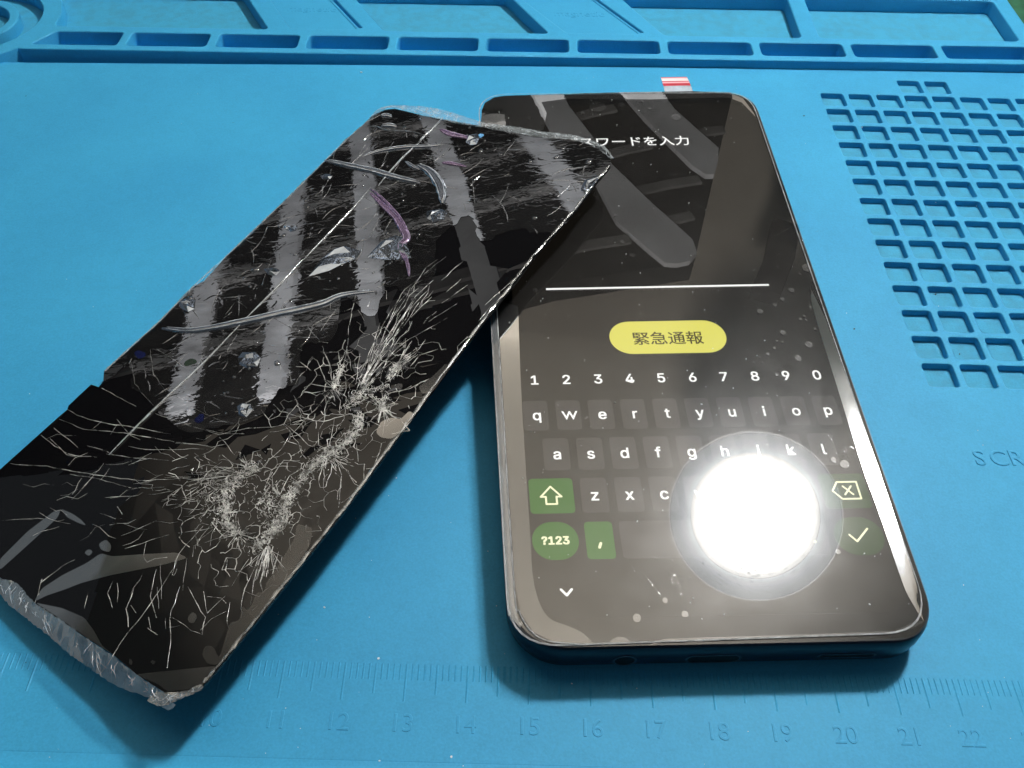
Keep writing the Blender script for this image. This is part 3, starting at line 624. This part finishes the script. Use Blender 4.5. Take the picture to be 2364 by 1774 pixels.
tr(0, 590, 2.765, .011, [(380,1045),(530,1110),(740,1130),(880,1150),(1170,1200),(1330,1215)], [(430,985),(560,1050),(690,1075),(860,1100),(1090,1140)], [(820,1220),(930,1240),(1180,1240),(1330,1240)], [(680,1270),(830,1290),(1080,1310)],
   [(590,1110),(650,1060)], [(710,1140),(750,1080)], [(650,850),(870,965)], [(990,1010),(1240,1100),(1440,1140),(1560,1140)], [(1000,600),(1190,720)], [(960,600),(980,760),(1060,870)], [(840,680),(860,820),(980,960)],
   [(260,1150),(380,1240),(480,1280),(620,1290)], [(60,1330),(300,1350),(600,1400),(900,1440),(1200,1420)], [(450,1400),(640,1430),(850,1490),(1050,1480)], [(1200,1440),(1100,1540),(1230,1560)], [(640,1440),(700,1360)], [(460,1560),(620,1380)], [(1440,380),(1500,300)], [(1510,290),(1580,340)], [(1060,640),(1260,480)])
tr(780, 590, 2.765, .011, [(120,850),(200,650),(310,400),(430,220),(600,80),(690,10)], [(90,900),(260,640),(400,420),(500,260),(610,160)], [(130,900),(290,600),(430,440),(520,300)], [(270,790),(350,560),(420,400)], [(60,960),(280,690),(420,560),(700,400)],
   [(660,160),(760,70),(800,40)], [(690,240),(790,150)], [(660,310),(830,190)], [(580,420),(760,310)], [(70,450),(120,230)], [(70,450),(60,600),(30,720)], [(130,350),(170,420)], [(230,960),(330,880),(460,850),(600,780),(660,740)],
   [(160,860),(230,560),(270,430)], [(200,800),(310,540),(400,380)], [(330,720),(520,600),(560,540)], [(430,750),(520,640),(640,600)], [(180,1365),(240,1360)], [(300,780),(420,700),(500,640)], [(20,830),(150,740),(230,560)], [(10,1000),(140,900),(210,760)], [(0,720),(50,620),(100,600)],
   [(170,900),(340,790),(470,640)], [(940,320),(1150,130)], [(900,420),(1000,300)])
k7 = (0, 1174, 2.765)
tr(*k7, .0115, [(1140,330),(960,620),(850,760),(730,920),(640,1060)], [(1300,110),(1140,290),(1100,430)], [(1000,390),(960,560),(1000,700)], [(1150,500),(1090,660),(1090,860),(1070,1020)], [(1090,690),(1220,780),(1290,810),(1310,700),(1200,500)],
   [(1300,540),(1330,670),(1440,560)], [(720,470),(690,540),(720,640)], [(750,480),(750,600)], [(860,500),(810,640),(820,760)], [(570,530),(540,640)], [(840,620),(870,670)], [(940,770),(1000,800)],
   [(1590,320),(1480,500)], [(1640,350),(1560,520),(1540,640),(1540,700)], [(1660,350),(1620,470),(1600,620)], [(1690,330),(1660,480),(1680,540)], [(1720,320),(1700,440)], [(1780,280),(1740,420)], [(1450,330),(1440,400),(1470,440)], [(1470,600),(1450,700),(1460,760)],
   [(1400,100),(1350,90),(1440,190),(1520,170)], [(1430,180),(1240,240),(1230,310)], [(1350,130),(1140,160)], [(0,80),(250,65),(450,100)], [(770,180),(1000,80)], [(800,260),(1080,170)], [(260,480),(400,370),(480,330)], [(230,600),(270,450)], [(1080,760),(1150,750)], [(1060,700),(1060,770)], [(1800,500),(1850,370)], [(1750,470),(1750,430)], [(1960,200),(1970,260)])
white_px = []
def fan(c, ang0, ang1, r0, r1, n, ln, wd, bend=.15, kk=1.):
    for _ in range(n):
        t = math.radians(rnd.uniform(ang0, ang1)); r = r0 + (r1 - r0) * rnd.random() ** 1.5; l = ln * rnd.uniform(.4, 1.3); bd = rnd.uniform(-bend, bend); p = []
        for i in range(4): q = r + l * i / 3; tt = t + bd * i / 3 + rnd.uniform(-.02, .02); p.append((c[0] + q * math.cos(tt), c[1] - q * math.sin(tt) * kk + rnd.uniform(-1.5, 1.5)))
        white_px.append((p, wd * rnd.uniform(.5, 1.3)))
def band(path, spread, n, ln, wd, along=True):
    P_ = [np.array(p, float) for p in path]; seg = [np.linalg.norm(P_[i+1] - P_[i]) for i in range(len(P_) - 1)]; tot = sum(seg)
    for _ in range(n):
        s_ = rnd.random() * tot; i = 0
        while i < len(seg) - 1 and s_ > seg[i]: s_ -= seg[i]; i += 1
        d = (P_[i+1] - P_[i]) / seg[i]; c = P_[i] + d * s_ + np.array([rnd.gauss(0, spread), rnd.gauss(0, spread)])
        an = math.atan2(d[1], d[0]) + rnd.gauss(0, .5) + (0 if rnd.random() < .65 else 1.4); l = ln * rnd.uniform(.3, 1.4)
        e = np.array([math.cos(an), math.sin(an)]); nn = np.array([-e[1], e[0]]); j = rnd.uniform(-.2, .2) * l
        white_px.append(([tuple(c - e * l / 2), tuple(c + nn * j), tuple(c + e * l / 2)], wd * rnd.uniform(.5, 1.5)))
main = [(829, 960), (829, 992), (796, 1026), (757, 1049), (725, 1071), (700, 1100), (683, 1128), (660, 1160), (655, 1200), (636, 1221), (607, 1250), (586, 1268)]
band(main, 6, 900, 8, .013); band(main, 8, 260, 12, .009); band(main, 18, 200, 6, .008)
band([(640, 1130), (605, 1160), (640, 1215)], 14, 240, 8, .009)
mb_ = [(594, 1080), (558, 1094), (536, 1116), (518, 1139), (526, 1171), (520, 1205), (553, 1235)]
band(mb_, 6, 450, 7, .012); band(mb_, 12, 160, 14, .009); band(mb_, 20, 120, 6, .008)
band([(460, 1100), (500, 1140), (470, 1180)], 22, 160, 8, .009)
band([(793, 845), (782, 868), (770, 897)], 3.5, 120, 7, .013); band([(905, 860), (926, 843)], 6, 110, 7, .012); band([(853, 888), (800, 940)], 8, 160, 8, .011)
band([(883, 942), (884, 945)], 5, 90, 7, .012); band([(810, 930), (880, 900), (905, 860)], 7, 110, 9, .010)
fan((575, 1092), 160, 205, 30, 480, 60, 60, .009, .12, .8); fan((560, 1120), 185, 235, 30, 330, 30, 55, .008, .2)
fan((820, 920), 44, 66, 20, 290, 46, 80, .009, .06); fan((883, 942), 0, 360, 4, 16, 40, 22, .012); fan((770, 897), 0, 360, 4, 20, 26, 20, .011)
fan((550, 1235), 150, 400, 5, 24, 40, 22, .010); fan((620, 1255), 230, 300, 5, 50, 40, 44, .010); fan((757, 1049), 200, 360, 10, 40, 24, 28, .010); fan((914, 847), 20, 70, 10, 50, 16, 28, .010)

parts = []; k = 0
web = []; tri_of = {}; cc = []
for f in res[2]:                                     # fractures run round the shards: borders between neighbouring cells
    A_, B_, C_ = (np.array(res[0][i]) for i in f); d2 = 2 * (A_[0]*(B_[1]-C_[1]) + B_[0]*(C_[1]-A_[1]) + C_[0]*(A_[1]-B_[1]))
    if abs(d2) < 1e-7: cc.append((A_ + B_ + C_) / 3)
    else:
        a2, b2, c2 = A_ @ A_, B_ @ B_, C_ @ C_
        u = np.array([(a2*(B_[1]-C_[1]) + b2*(C_[1]-A_[1]) + c2*(A_[1]-B_[1])) / d2, (a2*(C_[0]-B_[0]) + b2*(A_[0]-C_[0]) + c2*(B_[0]-A_[0])) / d2])
        m_c = (A_ + B_ + C_) / 3; cc.append(m_c * .25 + u * .75 if np.linalg.norm(u - m_c) < .3 else m_c)
    for e in ((f[0], f[1]), (f[1], f[2]), (f[2], f[0])): tri_of.setdefault(tuple(sorted(e)), []).append(len(cc) - 1)
for e, t in tri_of.items():
    if len(t) != 2: continue
    p, q = cc[t[0]], cc[t[1]]; c = (p + q) / 2; d = float(np.min(np.hypot(BL[:, 0] - c[0], BL[:, 1] - c[1])))
    if np.linalg.norm(p - q) < .6 and rnd.random() < math.exp(-(d / .95) ** 1.6) * .85:
        j = np.linalg.norm(p - q) * .12; m1 = tuple(c + np.array([rnd.gauss(0, j), rnd.gauss(0, j)]))
        w_ = rnd.choice((.006, .008, .011, .017)) * (1.2 if d < .3 else 1); web.append(ribbon([tuple(p), m1, tuple(q)], [w_, w_ * .6, w_ * .9], Q, .0055 + .000004 * len(web), .001, False))
for pl, wd in lines:
    p = G(pl); q = []
    for i in range(len(p) - 1):                      # break each fracture into short uneven steps
        m = max(2, int(np.hypot(p[i+1][0]-p[i][0], p[i+1][1]-p[i][1]) / .13))
        for t in range(m): f = t / m; q.append((p[i][0]*(1-f) + p[i+1][0]*f + rnd.gauss(0, .008), p[i][1]*(1-f) + p[i+1][1]*f + rnd.gauss(0, .008)))
    q.append(p[-1]); parts.append(ribbon(q, [wd * rnd.choice((.5, .8, 1, 1.5)) for _ in q], Q, .006 + .00002 * k, .002)); k += 1
pe = []
for pl, wd in white_px:
    q = G(pl); c = q[len(q) // 2]
    if inside(c, outl) and inside(q[0], outl) and inside(q[-1], outl): pe.append(ribbon(q, wd, Q, .006 + .000004 * k, .0015)); k += 1
obj('fracture', *merge(parts), M['crack'], bk, kind='open', label='long pale cracks'); obj('fracture', *merge(web), M['crack'], bk, kind='stuff', label='fine cracks round the glass shards'); obj('fracture', *merge(pe), M['crack'], bk, kind='stuff', label='dense web of fine white cracks')
# clear film over the upper part, creased and full of bubbles
def wavy(name, w0, diff=.0):
    m, ns, ls = mat(name); out = N(ns, 'ShaderNodeOutputMaterial'); tc = N(ns, 'ShaderNodeTexCoord')
    t = N(ns, 'ShaderNodeBsdfTransparent'); g = N(ns, 'ShaderNodeBsdfGlossy', i_Roughness=.012, i_Color=(.93, .95, 1, 1)); g2 = N(ns, 'ShaderNodeBsdfGlossy', i_Roughness=.4)
    na = N(ns, 'ShaderNodeTexNoise', i_Scale=110., i_Detail=5., i_Roughness=.55); nb = N(ns, 'ShaderNodeTexNoise', i_Scale=330., i_Detail=2., i_Distortion=.6); nc = N(ns, 'ShaderNodeTexNoise', i_Scale=75., i_Detail=3.)
    mp = N(ns, 'ShaderNodeMapping'); mp.inputs['Rotation'].default_value = (0, 0, math.radians(-22)); mp.inputs['Scale'].default_value = (.6, 1.35, 1)
    ls.new(tc.outputs['Object'], mp.inputs['Vector'])
    for n in (na, nb, nc): ls.new(mp.outputs[0], n.inputs['Vector'])
    b1 = N(ns, 'ShaderNodeBump', i_Strength=1., i_Distance=2.1e-5); ls.new(na.outputs['Fac'], b1.inputs['Height'])
    rr_ = ramp(ns, ls, nb.outputs['Fac'], [(.50, (0, 0, 0)), (.62, (1, 1, 1))]); b2 = N(ns, 'ShaderNodeBump', i_Strength=1., i_Distance=.45e-5); ls.new(rr_.outputs[0], b2.inputs['Height']); ls.new(b1.outputs[0], b2.inputs['Normal'])
    ls.new(b2.outputs[0], g.inputs['Normal'])
    pr = ramp(ns, ls, nc.outputs['Fac'], [(.33, (w0 * .30,) * 3), (.40, (w0 * .62,) * 3), (.50, (w0 * .75,) * 3), (.58, (w0 * 1.05,) * 3)])
    m1 = N(ns, 'ShaderNodeMixShader'); ls.new(pr.outputs[0], m1.inputs[0]); ls.new(t.outputs[0], m1.inputs[1]); ls.new(g.outputs[0], m1.inputs[2])
    m2 = N(ns, 'ShaderNodeMixShader', i_0=.012); ls.new(m1.outputs[0], m2.inputs[1]); ls.new(g2.outputs[0], m2.inputs[2]); ls.new(m2.outputs[0], out.inputs[0]); return m
filmpx = [(228, 890), (239, 879), (240.5, 858), (300, 803), (308, 797), (365, 745), (446, 662), (470, 651), (524, 590), (651, 470), (698, 423), (800, 322), (838, 289), (860, 268), (888, 254), (910, 251), (982, 268), (1105, 290), (1239, 316), (1330, 324), (1388, 341), (1408, 358), (1409, 385), (1373, 427), (1330, 485),
          (1290, 530), (1240, 540), (1180, 530), (1110, 560), (1085, 500), (1010, 560), (1000, 640), (950, 690), (900, 660), (860, 735), (820, 700), (790, 690), (770, 780), (700, 800), (690, 880), (640, 905), (600, 960), (520, 985), (430, 1000), (372, 955), (330, 915), (304, 890), (303, 850), (290, 845)]
up, dn = filmpx[:25], filmpx[24:]
dn = [(x + rnd.gauss(0, 2.2), y + rnd.gauss(0, 2.2)) for x, y in smooth_line(dn + [(262, 868)], 7)]
filmpx = up + dn[1:-1]
wf = obj('wrinkled_film', *sheet([G(filmpx)], Q, .016), wavy('wrinkled_film', .55), bk, kind='open', label='wrinkled silvery film peeling over the upper half')
low = [(430, 1000), (520, 985), (600, 960), (640, 905), (690, 880), (700, 800), (770, 780), (790, 690), (820, 700), (860, 735), (900, 660), (950, 690), (1000, 640), (1010, 560), (1085, 500), (1110, 560), (1180, 530), (1240, 540), (1290, 530), (1330, 485), (1178, 668), (1109, 753), (1010, 860), (830, 930), (760, 1000), (640, 1010), (560, 1040), (480, 1040)]
# folds standing up from the film
fold = clear('film_fold', .46, .10, .22, bump=.000008, bscale=250, tint=(.50, .54, .62), rough=.05, gcol=(.85, .9, 1), diff=.05, diffcol=(.60, .68, .82), dscale=300)
violet = clear('violet_fold', .40, .10, .3, bump=.00006, bscale=600, tint=(.5, .35, .55), rough=.10, gcol=(.80, .55, .92), diff=.18, diffcol=(.55, .38, .6))
thinf = clear('thin_fold', .30, .12, .3, bump=.00003, bscale=900, rough=.08, diff=.30, diffcol=(.7, .78, .85), dscale=700)
silver = clear('silver_highlight_and_crease', .3, .15, .3, diff=.50, diffcol=(.78, .86, .95), dscale=500); vio_line = clear('pale_violet_highlight', .2, .1, .3, diff=.42, diffcol=(.72, .55, .82), dscale=500)
def tube(pts, wid, hgt, fn=Q, h=.018, seg=6):
    P_ = [np.array(p, float) for p in pts]; n = len(P_); V, F = [], []
    for i in range(n):
        d = P_[min(i+1, n-1)] - P_[max(i-1, 0)]; d = d / np.linalg.norm(d); nn = np.array([-d[1], d[0]]); t = i / (n - 1)
        e = max(.12, math.sin(math.pi * (.03 + .94 * t)) ** .55); ww = wid * e * (1 + .12 * math.sin(i * 1.3))
        for s_ in range(seg + 1):
            a = math.pi * s_ / seg; c = P_[i] + nn * ww / 2 * math.cos(a); V.append(fn(c[0], c[1], h + hgt * e * math.sin(a)))
        if i:
            k = i * (seg + 1)
            for s_ in range(seg): F.append((k - seg - 1 + s_, k - seg + s_, k + s_ + 1, k + s_))
    return V, F
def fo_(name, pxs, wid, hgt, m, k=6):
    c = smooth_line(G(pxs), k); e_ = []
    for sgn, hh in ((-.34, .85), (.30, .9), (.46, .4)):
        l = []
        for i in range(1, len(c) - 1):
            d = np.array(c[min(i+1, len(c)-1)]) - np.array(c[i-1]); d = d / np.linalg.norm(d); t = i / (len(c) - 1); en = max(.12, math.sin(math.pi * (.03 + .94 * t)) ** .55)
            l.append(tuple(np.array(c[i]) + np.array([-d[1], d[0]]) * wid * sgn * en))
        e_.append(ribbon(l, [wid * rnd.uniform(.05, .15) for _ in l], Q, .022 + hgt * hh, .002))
    obj('fold_highlight', *merge(e_), vio_line if 'violet' in name else silver, wf, kind='open')  # highlights painted on the fold as thin pale ribbons
    obj(name, *tube(smooth_line(G(pxs), k), wid, hgt), m, wf, kind='open', smooth=True)
F2 = lambda l, ox=600, oy=230, k=4.424: [(ox + x / k, oy + y / k) for x, y in l]
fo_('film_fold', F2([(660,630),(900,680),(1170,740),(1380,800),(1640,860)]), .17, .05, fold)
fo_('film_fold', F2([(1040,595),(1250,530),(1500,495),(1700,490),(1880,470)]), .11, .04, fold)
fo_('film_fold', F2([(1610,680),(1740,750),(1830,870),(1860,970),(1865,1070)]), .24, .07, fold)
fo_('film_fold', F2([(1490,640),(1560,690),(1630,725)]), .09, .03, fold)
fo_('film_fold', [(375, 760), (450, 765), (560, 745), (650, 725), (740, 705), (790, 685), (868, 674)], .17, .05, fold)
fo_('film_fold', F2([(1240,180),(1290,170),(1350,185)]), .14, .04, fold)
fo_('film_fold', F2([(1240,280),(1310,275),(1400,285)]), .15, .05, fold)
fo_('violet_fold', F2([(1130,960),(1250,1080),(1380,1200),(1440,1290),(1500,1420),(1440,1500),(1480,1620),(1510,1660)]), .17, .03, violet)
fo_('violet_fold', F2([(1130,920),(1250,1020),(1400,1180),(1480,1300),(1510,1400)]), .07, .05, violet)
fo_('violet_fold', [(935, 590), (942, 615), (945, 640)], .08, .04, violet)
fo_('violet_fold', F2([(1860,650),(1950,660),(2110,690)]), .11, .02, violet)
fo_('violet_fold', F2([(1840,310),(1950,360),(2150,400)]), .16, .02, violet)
for pl, wd in [(F2([(1870,190),(1790,280),(1660,400),(1640,440)]), .07), (F2([(1640,440),(1500,560),(1330,740),(1210,890)]), .035), (F2([(1130,910),(950,1120),(700,1380),(440,1650)]), .04), ([(700, 600), (640, 665), (570, 735)], .045), ([(570, 735), (470, 840), (390, 915), (318, 985), (252, 1052)], .05),
               (F2([(1110,280),(1200,285),(1300,320),(1500,330),(1650,355)]), .025), ([(1440, 0)], 0)]:
    if wd: obj('thin_fold', *tube(smooth_line(G(pl), 8), wd, .02), thinf, wf, kind='open', smooth=True)
# loose splinters of glass
spl = clear('glass_splinter', .22, .09, .3, tint=(.6, .65, .72), rough=.06, bump=.00012, bscale=500, gcol=(.62, .72, .88), diff=.02, diffcol=(.5, .56, .62))
for poly, pk in [([(713,640),(740,602),(775,574),(800,571),(835,582),(822,600),(790,612),(760,627)], (772,590)), ([(846,597),(880,560),(912,545),(935,552),(950,598),(900,602)], (905,560)),
                 ([(985,490),(1000,487),(1020,485),(1034,492),(1025,508),(1000,515),(985,505)], (1008,495)), ([(609,623),(625,620),(640,622),(648,628),(638,638),(620,636)], (628,625)), ([(550,828),(560,815),(590,815),(603,828),(595,848),(570,852),(552,842)], (575,830)),
                 ([(412,700),(430,690),(452,695),(450,715),(435,722),(420,715)], (433,703)), ([(548,940),(560,932),(580,935),(584,948),(570,965),(552,960)], (566,945)), ([(656,525),(688,522),(684,534),(672,537),(660,532)], (672,528)), ([(740,408),(752,403),(768,408),(762,416),(745,415)], (754,409)), ([(1340,440),(1350,418),(1385,408),(1370,430),(1352,452)], (1362,425)), ([(1075,330),(1080,315),(1100,310),(1108,320),(1100,335),(1085,337)], (1090,322)), ([(760,1230),(0,0),(0,0)], None)]:
    if pk is None: continue
    g = G(poly); c = G([pk])[0]; ks = [rnd.uniform(.35, .85) for _ in g]; V = [Q(x, y, .02) for x, y in g] + [Q(x * k_ + c[0] * (1 - k_), y * k_ + c[1] * (1 - k_), .02 + rnd.uniform(.005, .045)) for (x, y), k_ in zip(g, ks)] + [Q(c[0] + rnd.uniform(-.05, .05), c[1] + rnd.uniform(-.05, .05), .035)]
    n = len(g); F = []
    for i in range(n): j = (i + 1) % n; F += [(i, j, j + n, i + n), (i + n, j + n, 2 * n)]
    obj('glass_splinter', V, F, spl, bk, kind='open')
mc_ = []
fl_ = G(filmpx)
while len(mc_) < 150:                                # fine creases and scuffs all over the film
    x, y = rnd.uniform(230, 1400), rnd.uniform(250, 1010); an = math.radians(rnd.choice((rnd.gauss(28, 14), rnd.gauss(28, 14), rnd.gauss(-20, 20), rnd.gauss(80, 15)))); l = rnd.uniform(12, 75); bd = rnd.uniform(-.5, .5); p = []
    for i in range(5): p.append((x + l * i / 4 * math.cos(an + bd * i / 4), y - l * i / 4 * math.sin(an + bd * i / 4)))
    g = G(p)
    if inside(g[0], fl_) and inside(g[-1], fl_) and inside(g[2], fl_): mc_.append(ribbon(g, [rnd.uniform(.006, .028) for _ in g], Q, .0175 + len(mc_) * .00001, .003))
obj('fine_crease', *merge(mc_), clear('faint_crease', .12, .08, .3, diff=.20, diffcol=(.72, .74, .76), dscale=350), wf, kind='stuff')
bub = clear('film_bubble', .16, .06, .3, rough=.02, tint=(.85, .87, .9), gcol=(.95, .97, 1))
def dome(cx, cy, r, fl=.35, n=14, h=.019, fn=Q, rot=0):
    V, F = [], []
    for k, (q, z) in enumerate(((1, 0), (.85, .55), (.55, .85), (.2, 1))):
        V += [fn(x, y, h + z * r * fl) for x, y in ell(cx, cy, r * q * 1.35, r * q, n, rot=rot)]
        if k: F += [((k-1)*n + i, (k-1)*n + (i+1) % n, k*n + (i+1) % n, k*n + i) for i in range(n)]
    F.append(tuple(range(3*n, 4*n))); return V, F
bb = [(1013,498,.07),(812,385,.05),(840,405,.04),(705,465,.04),(711,480,.04),(955,430,.05),(960,315,.05),(640,840,.06),(650,965,.04),(605,925,.04),(1155,358,.05),(1110,350,.06),(700,355,.03),(1285,365,.06),(1300,345,.05),(1225,375,.05),(750,490,.03),(895,540,.04),(590,625,.06),(707,795,.03),(970,275,.04),(935,297,.05),(1235,505,.05),(655,545,.05),(1360,375,.07),(565,645,.04),(440,690,.05),(900,610,.03),(770,690,.03),(860,440,.03)]
bb += [(rnd.uniform(480, 1250), 0, rnd.uniform(.012, .03)) for _ in range(120)]
V_ = []
for x, y, r in bb:
    if y == 0: y = 1280 - x + rnd.uniform(-60, 260) * 1.0
    g = PN.inv(x, y)
    if inside(g, G(filmpx)): V_.append((g, r))
big = [dome(g[0], g[1], r, .4, rot=rnd.uniform(0, 3)) for g, r in V_ if r >= .03]; small = [dome(g[0], g[1], r, .5, 8, rot=rnd.uniform(0, 3)) for g, r in V_ if r < .03]
for v, f in big: obj('film_bubble', v, f, bub, wf, kind='open', smooth=True)
obj('tiny_bubble', *merge(small), bub, wf, smooth=True, kind='stuff')
blue = pbr('blue_ink', (.16, .42, .75), .3); blue2 = pbr('deep_blue_ink', (.03, .05, .22), .3); grn = clear('green_ink', .06, .01, tint=(.35, .8, .45), diff=.2, diffcol=(.02, .08, .03)); blue2 = clear('deep_blue_ink', .08, .01, tint=(.5, .55, 1), diff=.16, diffcol=(.04, .06, .25))
for x, y, r, m in [(1110, 315, .07, blue), (324, 820, .10, blue2), (440, 838, .10, grn), (462, 968, .09, blue2)]:
    a, b = PN.inv(x, y); obj('ink_spot', *prism([ell(a, b, r * 1.2, r, 14, jit=.2)], Q, .0165, .0172), m, wf)
# patches where the lower film has lifted
pat = clear('lifted_film', .06, .014, .32, diff=.024, diffcol=(.62, .58, .56), bump=.00004, bscale=70, rough=.05, dscale=70)
for l in [[(0,330),(180,150),(350,20),(390,10),(372,62),(200,220),(0,400)], [(220,600),(270,515),(400,430),(560,350),(645,290),(720,310),(930,295),(1130,285),(1200,320),(1050,362),(700,432),(520,480),(420,520),(300,560)], [(390,5),(470,40),(520,75),(555,115),(500,95),(430,60)],
          [(868,1062),(1060,1042),(1385,1008),(1350,1090),(1270,1150),(1070,1172),(1020,1130)], [(230,605),(400,640),(540,700),(600,780),(655,880),(860,1045),(720,935),(560,830),(400,715)], [(630,230),(680,200),(715,240),(705,285),(650,270)], [(540,285),(570,262),(598,280),(570,310)],
          [(2000,130),(1900,100),(1880,200),(1760,400),(1700,480),(1690,540),(1640,540),(1610,620),(1580,660),(1550,620),(1530,720),(1470,730),(1430,870),(1400,960),(1360,880),(1310,880),(1290,940),(1330,1000),(1400,1000),(1500,860),(1700,620),(1850,430),(1980,240)],
          [(1200,700),(1230,660),(1265,690),(1240,740),(1205,730)], [(960,980),(980,970),(1000,985),(980,1002)], [(830,960),(850,975),(845,1005),(825,995)]]:
    g = rpoly(G([(x / 2.765, 1174 + y / 2.765) for x, y in l]), .06, 3)
    obj('lifted_film', *sheet([g], Q, .017), pat, bk, kind='open')
for l in [[(868,1000),(880,975),(905,965),(925,970),(945,950),(958,958),(930,995),(905,1015),(880,1012)], [(966,895),(1000,870),(1030,840),(1040,850),(1000,905),(975,912)], [(908,893),(925,885),(932,895),(920,902)]]:
    obj('lifted_film', *sheet([rpoly(G(l), .06, 3)], Q, .017), pat, bk, kind='open')
# pale broken edge of the glass along the right side, and films hanging over the ends
edge = clear('broken_glass_edge', .12, .10, .4, diff=.26, diffcol=(.62, .62, .58), dscale=500)
rp = G(right_px); q = []
for i in range(len(rp) - 1):
    for t in range(9): f = t / 9; q.append((rp[i][0]*(1-f) + rp[i+1][0]*f - .035 + rnd.uniform(-.012, .012), rp[i][1]*(1-f) + rp[i+1][1]*f))
obj('glass_edge', *ribbon(q, [rnd.uniform(.03, .075) for _ in q], Q, .012, .012, False), edge, bk, kind='open')
lp = G([(240.5, 858), (300, 803), (365, 745), (446, 662), (524, 590), (651, 470), (698, 423), (800, 322), (838, 289)]); q = []
for i in range(len(lp) - 1):
    for t in range(8): f = t / 8; q.append((lp[i][0]*(1-f) + lp[i+1][0]*f + .02, lp[i][1]*(1-f) + lp[i+1][1]*f))
obj('glass_edge', *ribbon(q, [rnd.uniform(.02, .07) for _ in q], Q, .018, .004, False), edge, bk, kind='open')
def strip(name, outer, inner, m, droop, n=40):
    A, B = smooth_line(G(outer), 4), smooth_line(G(inner), 4)
    def res_(l):
        l = np.array(l); d = np.r_[0, np.cumsum(np.hypot(*np.diff(l, axis=0).T))]; return [tuple(np.array([np.interp(t, d, l[:, 0]), np.interp(t, d, l[:, 1])])) for t in np.linspace(0, d[-1], n)]
    A, B = res_(A), res_(B); V, F = [], []; hz = [[.009 * math.sin(i * .38 + k * 1.7 + 2 * math.sin(i * .11)) + .004 * math.sin(i * .9 + k * 2.6) + rnd.uniform(-.003, .003) for k in range(4)] for i in range(n)]
    for i in range(n):
        for k in range(4):
            f = k / 3; c = np.array(A[i]) * (1 - f) + np.array(B[i]) * f; V.append(Q(c[0] + rnd.uniform(-.012, .012), c[1] + rnd.uniform(-.012, .012), .02 - droop * (1 - f) ** 1.5 + hz[i][k]))
        if i:
            for k in range(3): a = 4 * (i - 1) + k; F.append((a, a + 1, a + 5, a + 4))
    hs = obj(name, V, F, m, bk, kind='open', smooth=True); cr_ = []
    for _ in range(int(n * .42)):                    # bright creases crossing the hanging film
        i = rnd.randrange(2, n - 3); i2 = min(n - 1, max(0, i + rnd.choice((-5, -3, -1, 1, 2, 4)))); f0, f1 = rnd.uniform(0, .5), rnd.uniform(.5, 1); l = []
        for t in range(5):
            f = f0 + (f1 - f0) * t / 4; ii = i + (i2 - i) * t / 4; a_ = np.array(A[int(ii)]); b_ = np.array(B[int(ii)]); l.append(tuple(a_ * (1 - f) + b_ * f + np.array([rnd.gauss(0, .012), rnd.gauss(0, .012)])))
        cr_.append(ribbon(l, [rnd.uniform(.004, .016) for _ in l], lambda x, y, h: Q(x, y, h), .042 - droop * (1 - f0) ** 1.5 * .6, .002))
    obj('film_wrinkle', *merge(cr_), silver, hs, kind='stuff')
hang = clear('hanging_film', .05, .04, .30, diff=.15, diffcol=(.42, .60, .74), tint=(.78, .86, .90), bump=.00001, bscale=200, dscale=240)
C7 = lambda l: [(x / 2.765, 1174 + y / 2.765) for x, y in l]
strip('hanging_film', C7([(-60,500),(0,550),(60,620),(180,710),(330,830),(440,930),(620,1050),(700,1110),(830,1160),(930,1200),(1040,1268),(1095,1278),(1115,1250)]), C7([(-60,420),(0,450),(110,480),(220,600),(400,720),(560,835),(720,940),(900,1080),(1020,1160),(1060,1185)]), hang, .06, 95)
strip('hanging_film', C7([(940,1225),(1010,1260),(1100,1240),(1190,1200),(1275,1160),(1300,1135)]), C7([(1000,1170),(1060,1182),(1180,1168),(1240,1150),(1290,1125)]), edge, .03, 26)
F5 = lambda l: [(780 + x / 2.765, y / 2.765) for x, y in l]
strip('hanging_film', F5([(200,755),(265,692),(330,675),(420,672),(600,690),(700,710),(860,760),(930,780),(1100,808),(1300,838),(1480,862),(1600,890),(1700,935),(1762,1010)]), F5([(220,765),(290,712),(350,695),(430,710),(560,745),(700,780),(900,812),(1270,880),(1480,895),(1640,945),(1740,1020)]), clear('film_edge_bright', .08, .06, .3, diff=.22, diffcol=(.80, .90, .95), dscale=400), .02, 70)
